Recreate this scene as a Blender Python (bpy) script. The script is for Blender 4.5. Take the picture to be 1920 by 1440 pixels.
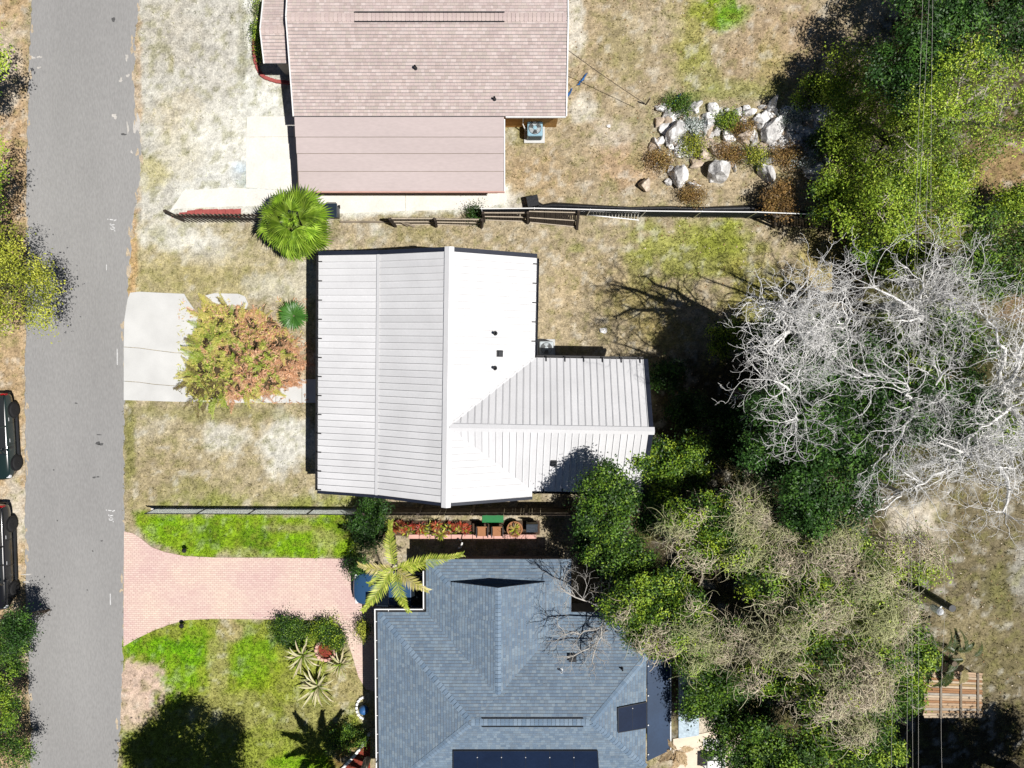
import bpy, bmesh, math, random
import numpy as np
from mathutils import Vector, Matrix

# ---------------------------------------------------------------- clear, camera, sky, sun
for o in list(bpy.data.objects):
    bpy.data.objects.remove(o)
SC = bpy.context.scene
COL = SC.collection
CAM_H = 37.0          # drone height over the ground, metres
FPX = 1332.0          # focal length in photograph pixels (1920 wide)
TILT = -0.0503        # camera leans a little past straight down
cd = bpy.data.cameras.new('drone_camera')
cd.sensor_fit = 'HORIZONTAL'
cd.angle = 2 * math.atan(960 / FPX)
cd.clip_end = 2000
cam = bpy.data.objects.new('drone_camera', cd)
cam.location = (0, 0, CAM_H)
cam.rotation_euler = (TILT, 0, 0)
COL.objects.link(cam)
SC.camera = cam

SUNV = Vector((0.45, -0.15, 1.0)).normalized()      # towards the sun
w = bpy.data.worlds.new('World')
SC.world = w
w.use_nodes = True
nt = w.node_tree
bg = nt.nodes['Background']
sky = nt.nodes.new('ShaderNodeTexSky')
sky.sky_type = 'NISHITA'
sky.sun_disc = False
sky.air_density = 0.4
sky.dust_density = 0.1
sky.sun_elevation = math.asin(SUNV.z)
sky.sun_rotation = math.atan2(SUNV.x, SUNV.y)
nt.links.new(sky.outputs[0], bg.inputs[0])
bg.inputs[1].default_value = 0.05
sd = bpy.data.lights.new('sun', 'SUN')
sd.energy = 5.0
sd.angle = math.radians(0.5)
sd.color = (1.0, 0.965, 0.915)
sun = bpy.data.objects.new('sun', sd)
sun.rotation_euler = SUNV.to_track_quat('Z', 'Y').to_euler()
sun.location = (20, -10, 60)
COL.objects.link(sun)
SC.view_settings.view_transform = 'Standard'
SC.view_settings.look = 'None'
SC.view_settings.gamma = 1.0
SC.view_settings.use_curve_mapping = False
SC.view_settings.exposure = 0.2
SC.render.engine = 'CYCLES'
SC.cycles.max_bounces = 5
SC.cycles.diffuse_bounces = 2
SC.cycles.transparent_max_bounces = 8

R = random.Random(7)
NR = np.random.default_rng(11)
PI = math.pi
UP = Vector((0, 0, 1))

# ---------------------------------------------------------------- measuring the photograph
_c, _s = math.cos(TILT), math.sin(TILT)
def P(px, py, z=0.0):
    """The place, at height z, of a point measured in the photograph."""
    x = (px - 960) / FPX; y = (720 - py) / FPX
    Y = _c * y + _s; Z = _s * y - _c
    t = (z - CAM_H) / Z
    return Vector((x * t, Y * t, z))
def W2P(X, Y, Z=0.0):
    dz = Z - CAM_H
    yc = _c * Y + _s * dz; zc = -_s * Y + _c * dz
    return 960 + FPX * X / (-zc), 720 - FPX * yc / (-zc)
def L(r, g, b, k=0.80):
    """sRGB 0-255 as seen in full sun -> base colour."""
    f = lambda v: ((v / 255 + 0.055) / 1.055) ** 2.4 if v > 10 else v / 255 / 12.92
    return (f(r) * k, f(g) * k, f(b) * k)

# ---------------------------------------------------------------- materials
def mat(name, col=(.5, .5, .5), rough=.8, var=.15, scale=3., var2=.1, scale2=25., bump=0., bscale=30.,
        metal=0., attr=False, spec=.3, transl=0., stretch=None, coat=0.):
    m = bpy.data.materials.new(name); m.use_nodes = True
    n = m.node_tree.nodes; l = m.node_tree.links
    b = n['Principled BSDF']
    b.inputs['Roughness'].default_value = rough
    b.inputs['Metallic'].default_value = metal
    b.inputs['Specular IOR Level'].default_value = spec
    if coat: b.inputs['Coat Weight'].default_value = coat; b.inputs['Coat Roughness'].default_value = .08
    tc = n.new('ShaderNodeTexCoord'); vec = tc.outputs['Object']
    if stretch:
        mp = n.new('ShaderNodeMapping'); mp.inputs['Scale'].default_value = stretch
        l.new(vec, mp.inputs[0]); vec = mp.outputs[0]
    def noise(sc, a, det):
        t = n.new('ShaderNodeTexNoise'); t.inputs['Scale'].default_value = sc; t.inputs['Detail'].default_value = det
        l.new(vec, t.inputs['Vector'])
        r = n.new('ShaderNodeMapRange'); r.inputs[1].default_value = .25; r.inputs[2].default_value = .75
        r.inputs[3].default_value = 1 - a; r.inputs[4].default_value = 1 + a
        l.new(t.outputs['Fac'], r.inputs[0]); return r.outputs[0], t.outputs['Fac']
    f1, _ = noise(scale, var, 5.); f2, h2 = noise(scale2, var2, 3.)
    mu = n.new('ShaderNodeMath'); mu.operation = 'MULTIPLY'; l.new(f1, mu.inputs[0]); l.new(f2, mu.inputs[1])
    vs = n.new('ShaderNodeVectorMath'); vs.operation = 'SCALE'; l.new(mu.outputs[0], vs.inputs['Scale'])
    if attr:
        at = n.new('ShaderNodeAttribute'); at.attribute_name = 'Col'; l.new(at.outputs['Color'], vs.inputs[0])
    else:
        vs.inputs[0].default_value = col
    l.new(vs.outputs[0], b.inputs['Base Color'])
    if bump:
        t = n.new('ShaderNodeTexNoise'); t.inputs['Scale'].default_value = bscale; t.inputs['Detail'].default_value = 4
        l.new(vec, t.inputs['Vector'])
        bp = n.new('ShaderNodeBump'); bp.inputs['Strength'].default_value = bump; bp.inputs['Distance'].default_value = .03
        l.new(t.outputs['Fac'], bp.inputs['Height']); l.new(bp.outputs[0], b.inputs['Normal'])
    if transl:
        tr = n.new('ShaderNodeBsdfTranslucent'); l.new(vs.outputs[0], tr.inputs[0])
        mx = n.new('ShaderNodeMixShader'); mx.inputs[0].default_value = transl
        l.new(b.outputs[0], mx.inputs[1]); l.new(tr.outputs[0], mx.inputs[2])
        l.new(mx.outputs[0], n['Material Output'].inputs[0])
    return m
M = {}
M['asphalt'] = mat('asphalt', L(155, 154, 153), .9, .11, .25, .12, 16, .3, 60, stretch=(1, .3, 1))
M['concrete'] = mat('concrete', L(213, 213, 211), .9, .11, .7, .05, 22, .15, 40)
M['concrete_old'] = mat('concrete_old', L(234, 231, 223), .9, .09, 1.1, .09, 14, .2, 30)
M['white_metal'] = mat('white_metal', L(236, 236, 238, .75), .42, .05, .6, .03, 9, spec=.4)
M['panel'] = mat('white_panel', attr=True, rough=.42, var=.07, scale=.7, var2=.035, scale2=11, spec=.4)
M['roof_deck'] = mat('roof_deck', (.16, .16, .17), .8)
M['white_deck'] = mat('white_deck', (.24, .245, .25), .8)
M['bark_mid'] = mat('bark_mid', (.42, .40, .37), .95, .3, 1.5, .2, 18)
M['navy'] = mat('navy_trim', (.016, .02, .034), .45)
M['black'] = mat('black_metal', (.012, .012, .014), .5)
M['ink'] = mat('dark_paint', (.02, .022, .026), .5)
M['wall_white'] = mat('wall_white', (.55, .53, .5), .9, bump=.1)
M['wall_tan'] = mat('wall_tan', L(196, 150, 88), .9, bump=.1)
M['wall_grey'] = mat('wall_grey', (.35, .33, .3), .9, bump=.1)
M['shingle'] = mat('shingle', attr=True, rough=.95, var=.07, scale=.8, var2=.14, scale2=45, bump=.3, bscale=90)
M['membrane'] = mat('membrane', L(198, 184, 182), .9, .07, .45, .05, 12, stretch=(.3, 1, 1))
M['leaf'] = mat('leaf', attr=True, rough=.5, var=.2, scale=.9, var2=.1, scale2=9, transl=.14, spec=.35)
M['palm'] = mat('palm_leaf', attr=True, rough=.42, var=.12, scale=2, var2=.1, scale2=20, transl=.2, spec=.4)
M['mound'] = mat('mound', (.07, .05, .025), .95, .4, 3, .3, 14, .5, 12)  # dark tone paints shade into the holes of the brush heap
M['board'] = mat('weathered_board', attr=True, rough=.9, var=.25, scale=2.5, var2=.2, scale2=20, stretch=(.3, 2, 1))
M['dry'] = mat('dry_leaf', attr=True, rough=.9, var=.15, scale=3, var2=.15, scale2=30, transl=.12)
M['bark'] = mat('bark', (.14, .11, .08), .95, .25, 4, .2, 30, .5, 25)
M['bark_grey'] = mat('bark_grey', (.78, .77, .75), .95, .35, 1.2, .15, 18, .3, 25)
M['bark_pale'] = mat('bark_pale', (.5, .45, .36), .95, .2, 2, .15, 20, .3, 25)
M['vine'] = mat('vine', attr=True, rough=.95, var=.2, scale=.8, var2=.1, scale2=10)
M['grass'] = mat('grass', attr=True, rough=.8, var=.1, scale=1, var2=.1, scale2=12, transl=.25)
M['rock'] = mat('rock', attr=True, rough=.95, var=.22, scale=2.5, var2=.25, scale2=12, bump=.8, bscale=9)
M['wood_dark'] = mat('wood_dark', (.05, .038, .03), .9, .25, 3, .2, 25, .3, 30)
M['wood_grey'] = mat('wood_grey', (.2, .165, .125), .9, .25, 3, .2, 25, .3, 30)
M['wood_pale'] = mat('wood_pale', (.42, .36, .28), .9, .2, 3, .15, 25, .3, 30)
M['galv'] = mat('galvanised', (.5, .52, .53), .45, .1, 3, metal=.3)
M['white_paint'] = mat('white_paint', (.8, .8, .79), .5, .05, 3)
M['green_wire'] = mat('green_wire', (.66, .70, .66), .6)
M['screen'] = mat('privacy_screen', (.018, .035, .05), .8, .4, 1.2, .2, 9)
M['tarp'] = mat('tarp', (.008, .009, .012), .5, .3, 2, bump=.6, bscale=4)
M['brick_red'] = mat('brick_red', L(170, 88, 84), .9, .18, 4, .15, 25, .3, 30)
M['peach'] = mat('peach_paving', L(240, 222, 200), .9, .1, 2, .08, 25, .1)
M['pink'] = mat('pink_concrete', L(226, 178, 165), .9, .1, 2, .08, 25, .1)
M['soil'] = mat('bed_soil', (.07, .045, .03), .95, .35, 6, .3, 40, .8, 30)
M['mulch'] = mat('mulch', L(140, 62, 48), .95, .35, 6, .3, 40, .8, 30)
M['solar'] = mat('solar', (.008, .016, .04), .35, .15, 1.2, .1, 9, spec=.25)
M['patio_roof'] = mat('patio_roof', (.018, .04, .085), .4, .2, .7, .1, 9, spec=.3)
M['ac'] = mat('ac_case', L(196, 204, 208), .5, .06, 4)
M['ac_blue'] = mat('ac_blue', L(150, 188, 206), .5, .06, 4)
M['glass'] = mat('car_glass', (.012, .016, .02), .06, 0, 1, 0, 1, spec=.6)
M['rubber'] = mat('rubber', (.018, .018, .019), .85, .1, 5)
M['rim'] = mat('rim', (.42, .43, .45), .4, spec=.5)
M['car_green'] = mat('car_green', (.01, .022, .02), .25, .05, 1, 0, 1, spec=.6, coat=.8)
M['car_black'] = mat('car_black', (.007, .007, .008), .25, .05, 1, 0, 1, spec=.6, coat=.8)
M['car_blue'] = mat('car_blue', (.025, .07, .15), .28, .05, 1, 0, 1, spec=.5, coat=.7)
M['red_lens'] = mat('red_lens', (.3, .01, .012), .2)
M['lens'] = mat('lens', (.7, .72, .74), .15, spec=.6)
M['rust'] = mat('rust', L(186, 142, 104, .7), .85, .5, 1.1, .35, 7, .2, 30)
M['blue'] = mat('blue_plastic', L(60, 110, 170), .5, .1, 4)
M['bin'] = mat('bin_plastic', (.01, .02, .035), .45, .1, 4)
M['green_box'] = mat('green_box', L(20, 120, 60), .5, .12, 6)
M['tan_cloth'] = mat('tan_cloth', L(170, 120, 84), .9, .1, 6, .1, 40)
M['pool'] = mat('pool_blue', L(186, 204, 216), .3, .15, 2, .25, 9)
M['line'] = mat('cable', (.5, .48, .44), .6)
M['line_dark'] = mat('cable_dark', (.05, .04, .035), .6)
M['oil'] = mat('oil_stain', L(92, 92, 92), .8, .2, 4, .2, 30)
M['road_paint'] = mat('road_paint', L(214, 214, 214), .9, .15, 9, .3, 30)
M['road_sand'] = mat('road_sand', L(190, 174, 150), .95, .2, 3, .3, 20)
M['road_patch'] = mat('road_patch', L(196, 192, 186), .95, .15, 3, .2, 30)

def paver_mat():
    m = bpy.data.materials.new('paver'); m.use_nodes = True
    n = m.node_tree.nodes; l = m.node_tree.links; b = n['Principled BSDF']; b.inputs['Roughness'].default_value = .9
    tc = n.new('ShaderNodeTexCoord'); br = n.new('ShaderNodeTexBrick')
    br.inputs['Scale'].default_value = 1; br.inputs['Brick Width'].default_value = .22; br.inputs['Row Height'].default_value = .11
    br.inputs['Mortar Size'].default_value = .009; br.inputs['Mortar Smooth'].default_value = .3
    br.inputs['Color1'].default_value = (*L(225, 200, 190, .84), 1); br.inputs['Color2'].default_value = (*L(216, 186, 179, .84), 1)
    br.inputs['Mortar'].default_value = (*L(190, 158, 150), 1)
    l.new(tc.outputs['Object'], br.inputs['Vector'])
    t = n.new('ShaderNodeTexNoise'); t.inputs['Scale'].default_value = .35; t.inputs['Detail'].default_value = 6
    l.new(tc.outputs['Object'], t.inputs['Vector'])
    cr = n.new('ShaderNodeValToRGB'); cr.color_ramp.elements[0].position = .38; cr.color_ramp.elements[1].position = .68
    cr.color_ramp.elements[0].color = (.97, .95, .96, 1); cr.color_ramp.elements[1].color = (1.06, 1.14, 1.04, 1)
    l.new(t.outputs['Fac'], cr.inputs[0])
    mu = n.new('ShaderNodeVectorMath'); mu.operation = 'MULTIPLY'
    l.new(br.outputs['Color'], mu.inputs[0]); l.new(cr.outputs[0], mu.inputs[1])
    t2 = n.new('ShaderNodeTexNoise'); t2.inputs['Scale'].default_value = 18; l.new(tc.outputs['Object'], t2.inputs['Vector'])
    mr = n.new('ShaderNodeMapRange'); mr.inputs[3].default_value = .88; mr.inputs[4].default_value = 1.12; l.new(t2.outputs['Fac'], mr.inputs[0])
    sc = n.new('ShaderNodeVectorMath'); sc.operation = 'SCALE'; l.new(mu.outputs[0], sc.inputs[0]); l.new(mr.outputs[0], sc.inputs['Scale'])
    l.new(sc.outputs[0], b.inputs['Base Color'])
    bp = n.new('ShaderNodeBump'); bp.inputs['Strength'].default_value = .5; bp.inputs['Distance'].default_value = .01; bp.invert = True
    l.new(br.outputs['Fac'], bp.inputs['Height']); l.new(bp.outputs[0], b.inputs['Normal'])
    return m
M['paver'] = paver_mat()

def ground_mat():
    m = bpy.data.materials.new('ground'); m.use_nodes = True
    n = m.node_tree.nodes; l = m.node_tree.links; b = n['Principled BSDF']; b.inputs['Roughness'].default_value = .95
    b.inputs['Specular IOR Level'].default_value = .1
    tc = n.new('ShaderNodeTexCoord'); at = n.new('ShaderNodeAttribute'); at.attribute_name = 'Col'
    fac = None
    for sc, a, det in ((2.2, .14, 6), (5.5, .24, 3), (11, .30, 3), (26, .26, 2)):
        t = n.new('ShaderNodeTexNoise'); t.inputs['Scale'].default_value = sc; t.inputs['Detail'].default_value = det
        l.new(tc.outputs['Object'], t.inputs['Vector'])
        r = n.new('ShaderNodeMapRange'); r.inputs[1].default_value = .25; r.inputs[2].default_value = .75
        r.inputs[3].default_value = 1 - a; r.inputs[4].default_value = 1 + a; l.new(t.outputs['Fac'], r.inputs[0])
        if fac is None: fac = r.outputs[0]
        else:
            mu = n.new('ShaderNodeMath'); mu.operation = 'MULTIPLY'; l.new(fac, mu.inputs[0]); l.new(r.outputs[0], mu.inputs[1]); fac = mu.outputs[0]
        last = t
    bw = n.new('ShaderNodeRGBToBW'); l.new(at.outputs['Color'], bw.inputs[0])
    mr = n.new('ShaderNodeMapRange'); mr.inputs[1].default_value = .3; mr.inputs[2].default_value = .62; mr.inputs[3].default_value = 0.; mr.inputs[4].default_value = .62; l.new(bw.outputs[0], mr.inputs[0])
    mx = n.new('ShaderNodeMix'); mx.inputs[3].default_value = 1.; l.new(mr.outputs[0], mx.inputs[0]); l.new(fac, mx.inputs[2]); fac = mx.outputs[0]
    vs = n.new('ShaderNodeVectorMath'); vs.operation = 'SCALE'; l.new(at.outputs['Color'], vs.inputs[0]); l.new(fac, vs.inputs['Scale'])
    l.new(vs.outputs[0], b.inputs['Base Color'])
    bp = n.new('ShaderNodeBump'); bp.inputs['Strength'].default_value = .7; bp.inputs['Distance'].default_value = .05
    t = n.new('ShaderNodeTexNoise'); t.inputs['Scale'].default_value = 13; t.inputs['Detail'].default_value = 5
    l.new(tc.outputs['Object'], t.inputs['Vector'])
    l.new(t.outputs['Fac'], bp.inputs['Height']); l.new(bp.outputs[0], b.inputs['Normal'])
    return m
M['ground'] = ground_mat()

# ---------------------------------------------------------------- object helpers
WL = {}          # world place of every Empty / object used as a parent
def tag(o, label=None, cat=None, group=None, kind=None):
    if label: o['label'] = label
    if cat: o['category'] = cat
    if group: o['group'] = group
    if kind: o['kind'] = kind
    return o
def empty(name, loc, label=None, cat=None, group=None, parent=None, rz=0., kind=None):
    o = bpy.data.objects.new(name, None)
    COL.objects.link(o)
    loc = Vector(loc)
    if parent: o.parent = parent; o.location = loc - WL[parent.name]
    else: o.location = loc
    o.rotation_euler = (0, 0, rz)
    o.empty_display_size = .2
    WL[o.name] = loc.copy()
    return tag(o, label, cat, group, kind)
def finish(name, me, material, parent, smooth):
    if material is not None: me.materials.append(M[material] if isinstance(material, str) else material)
    if smooth: me.polygons.foreach_set('use_smooth', np.ones(len(me.polygons), dtype=bool))
    o = bpy.data.objects.new(name, me)
    COL.objects.link(o)
    if parent: o.parent = parent
    return o
class MB:
    """Collects boxes, tubes, prisms and turned shapes into one mesh."""
    def __init__(self): self.v = []; self.f = []; self.c = []
    def add(self, vs, fs, col=None):
        k = len(self.v); self.v += [tuple(p) for p in vs]
        for f in fs: self.f.append(tuple(i + k for i in f)); self.c.append(col)
        return self
    def obox(self, c, a, b, d, col=None):
        c, a, b, d = Vector(c), Vector(a), Vector(b), Vector(d)
        vs = [c + sa * a + sb * b + sd_ * d for sd_ in (-1, 1) for sb in (-1, 1) for sa in (-1, 1)]
        return self.add(vs, [(0, 2, 3, 1), (4, 5, 7, 6), (0, 1, 5, 4), (2, 6, 7, 3), (0, 4, 6, 2), (1, 3, 7, 5)], col)
    def box(self, x, y, z, sx, sy, sz, rz=0., col=None):
        ca, sa = math.cos(rz), math.sin(rz)
        return self.obox((x, y, z), (ca * sx / 2, sa * sx / 2, 0), (-sa * sy / 2, ca * sy / 2, 0), (0, 0, sz / 2), col)
    def beam(self, p, q, w_, h_, up=UP, col=None):
        p, q = Vector(p), Vector(q); d = q - p; t = d.normalized()
        s = t.cross(Vector(up))
        if s.length < 1e-4: s = t.cross(Vector((1, 0, 0)))
        s.normalize(); u = s.cross(t)
        return self.obox((p + q) / 2, d / 2, s * w_ / 2, u * h_ / 2, col)
    def tube(self, pts, rad, n=6, col=None):
        pts = [Vector(p) for p in pts]; m_ = len(pts)
        if not hasattr(rad, '__len__'): rad = [rad] * m_
        vs = []; fs = []
        for i, p in enumerate(pts):
            t = (pts[min(i + 1, m_ - 1)] - pts[max(i - 1, 0)]).normalized()
            a = t.cross(UP if abs(t.z) < .9 else Vector((1, 0, 0))).normalized(); b = t.cross(a)
            for k in range(n):
                an = 2 * PI * k / n; vs.append(p + (a * math.cos(an) + b * math.sin(an)) * rad[i])
        for i in range(m_ - 1):
            for k in range(n):
                fs.append((i * n + k, i * n + (k + 1) % n, (i + 1) * n + (k + 1) % n, (i + 1) * n + k))
        fs.append(tuple(range(n - 1, -1, -1))); fs.append(tuple((m_ - 1) * n + k for k in range(n)))
        return self.add(vs, fs, col)
    def prism(self, poly, z0, z1, col=None):
        n = len(poly); a = sum(poly[i][0] * poly[(i + 1) % n][1] - poly[(i + 1) % n][0] * poly[i][1] for i in range(n))
        if a < 0: poly = poly[::-1]
        vs = [(p[0], p[1], z0) for p in poly] + [(p[0], p[1], z1) for p in poly]
        fs = [tuple(range(n - 1, -1, -1)), tuple(range(n, 2 * n))] + [(i, (i + 1) % n, n + (i + 1) % n, n + i) for i in range(n)]
        return self.add(vs, fs, col)
    def slab3(self, poly, nrm, th, col=None):
        """A flat polygon in space thickened along its normal."""
        n = len(poly); nrm = Vector(nrm)
        vs = [Vector(p) for p in poly] + [Vector(p) + nrm * th for p in poly]
        fs = [tuple(range(n - 1, -1, -1)), tuple(range(n, 2 * n))] + [(i, (i + 1) % n, n + (i + 1) % n, n + i) for i in range(n)]
        return self.add(vs, fs, col)
    def lathe(self, c, prof, n=12, col=None):
        c = Vector(c); vs = []; fs = []
        for r_, z in prof:
            for k in range(n): vs.append(c + Vector((r_ * math.cos(2 * PI * k / n), r_ * math.sin(2 * PI * k / n), z)))
        for i in range(len(prof) - 1):
            for k in range(n): fs.append((i * n + k, i * n + (k + 1) % n, (i + 1) * n + (k + 1) % n, (i + 1) * n + k))
        fs.append(tuple(range(n - 1, -1, -1))); fs.append(tuple((len(prof) - 1) * n + k for k in range(n)))
        return self.add(vs, fs, col)
    def mesh(self, name, off=Vector((0, 0, 0))):
        me = bpy.data.meshes.new(name)
        me.from_pydata([(p[0] - off.x, p[1] - off.y, p[2] - off.z) for p in self.v], [], self.f)
        if any(c is not None for c in self.c):
            ca = me.color_attributes.new('Col', 'FLOAT_COLOR', 'CORNER')
            a = np.ones((len(me.loops), 4), np.float32); k = 0
            for f, c in zip(self.f, self.c):
                a[k:k + len(f), :3] = c if c is not None else (.5, .5, .5); k += len(f)
            ca.data.foreach_set('color', a.ravel())
        me.update(); return me
    def build(self, name, material, parent=None, smooth=False, bevel=0.):
        off = WL[parent.name] if parent else Vector((0, 0, 0))
        me = self.mesh(name, off)
        o = finish(name, me, material, parent, smooth)
        if bevel:
            b = o.modifiers.new('bevel', 'BEVEL'); b.width = bevel; b.segments = 2; b.limit_method = 'ANGLE'
        return o
def npmesh(name, V, F, col, material, parent=None, smooth=False, loc=None):
    """Large mesh from arrays; V in world places, col per vertex."""
    off = np.array(WL[parent.name] if parent else (0, 0, 0), float)
    V = np.asarray(V, float) - off; F = np.asarray(F, np.int32)
    me = bpy.data.meshes.new(name)
    nf, k = F.shape
    me.vertices.add(len(V)); me.loops.add(nf * k); me.polygons.add(nf)
    me.vertices.foreach_set('co', V.astype(np.float32).ravel())
    me.loops.foreach_set('vertex_index', F.ravel())
    me.polygons.foreach_set('loop_start', np.arange(0, nf * k, k, dtype=np.int32))
    me.polygons.foreach_set('loop_total', np.full(nf, k, np.int32))
    me.update(calc_edges=True)
    if col is not None:
        ca = me.color_attributes.new('Col', 'FLOAT_COLOR', 'POINT')
        a = np.ones((len(V), 4), np.float32); a[:, :3] = col
        ca.data.foreach_set('color', a.ravel())
    return finish(name, me, material, parent, smooth)
def copy_part(o, parent, loc=None, rot=None, scale=None):
    c = o.copy(); COL.objects.link(c); c.parent = parent
    if loc is not None: c.location = loc
    if rot is not None: c.rotation_euler = rot
    if scale is not None: c.scale = scale
    return c
def nrm(a): return a / np.maximum(np.linalg.norm(a, axis=-1, keepdims=True), 1e-9)
def tubes(paths, rad, n=4):
    """Many tubes at once. paths (N,S,3), rad (N,S) -> V, F."""
    N, S, _ = paths.shape
    T = nrm(np.gradient(paths, axis=1))
    ref = np.where(np.abs(T[..., 2:3]) < .9, np.array([0, 0, 1.]), np.array([1., 0, 0]))
    A = nrm(np.cross(T, ref)); B = np.cross(T, A)
    an = 2 * PI * np.arange(n) / n
    V = paths[:, :, None, :] + rad[:, :, None, None] * (A[:, :, None, :] * np.cos(an)[None, None, :, None] + B[:, :, None, :] * np.sin(an)[None, None, :, None])
    idx = np.arange(N * S * n).reshape(N, S, n)
    a = idx[:, :-1, :]; b = np.roll(idx, -1, 2)[:, :-1, :]; c = np.roll(idx, -1, 2)[:, 1:, :]; d = idx[:, 1:, :]
    F = np.stack([a, b, c, d], -1).reshape(-1, 4)
    return V.reshape(-1, 3), F
def leaves(C, Nn, size, aspect, col):
    """Rhombic leaves: centres, normals, sizes, colours -> V, F, colours."""
    n = len(C); Nn = nrm(Nn)
    u = nrm(np.cross(Nn, NR.normal(size=(n, 3)))); v = np.cross(Nn, u)
    size = np.broadcast_to(size, n)[:, None]
    V = np.stack([C + u * size, C + v * size * aspect + Nn * size * .12, C - u * size, C - v * size * aspect + Nn * size * .12], 1)
    F = np.arange(4 * n).reshape(n, 4)
    return V.reshape(-1, 3), F, np.repeat(col, 4, 0)

# ---------------------------------------------------------------- noise for painting soil and grass colours
class Noise2:
    def __init__(self, seed): self.t = np.random.default_rng(seed).random((256, 256))
    def v(self, x, y):
        xi = np.floor(x).astype(int); yi = np.floor(y).astype(int); fx = x - xi; fy = y - yi
        fx = fx * fx * (3 - 2 * fx); fy = fy * fy * (3 - 2 * fy); t = self.t
        g = lambda a, b: t[a % 256, b % 256]
        return (g(xi, yi) * (1 - fx) + g(xi + 1, yi) * fx) * (1 - fy) + (g(xi, yi + 1) * (1 - fx) + g(xi + 1, yi + 1) * fx) * fy
    def fbm(self, x, y, oct_=4):
        s = 0; a = .5; n = 0
        for i in range(oct_): s = s + a * self.v(x * 2 ** i + 17.3 * i, y * 2 ** i + 5.1 * i); n += a; a *= .55
        return s / n
def sstep(a, b, x):
    t = np.clip((x - a) / (b - a), 0, 1); return t * t * (3 - 2 * t)
def poly_sd(px, py, poly):
    """Signed distance in photograph pixels, positive inside."""
    d = np.full(px.shape, 1e9); ins = np.zeros(px.shape, bool); n = len(poly)
    for i in range(n):
        x0, y0 = poly[i]; x1, y1 = poly[(i + 1) % n]; ex, ey = x1 - x0, y1 - y0
        t = np.clip(((px - x0) * ex + (py - y0) * ey) / (ex * ex + ey * ey + 1e-9), 0, 1)
        d = np.minimum(d, np.hypot(px - x0 - t * ex, py - y0 - t * ey))
        c = ((y0 > py) != (y1 > py)) & (px < (x1 - x0) * (py - y0) / (y1 - y0 + 1e-12) + x0)
        ins ^= c
    return np.where(ins, d, -d)
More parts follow.
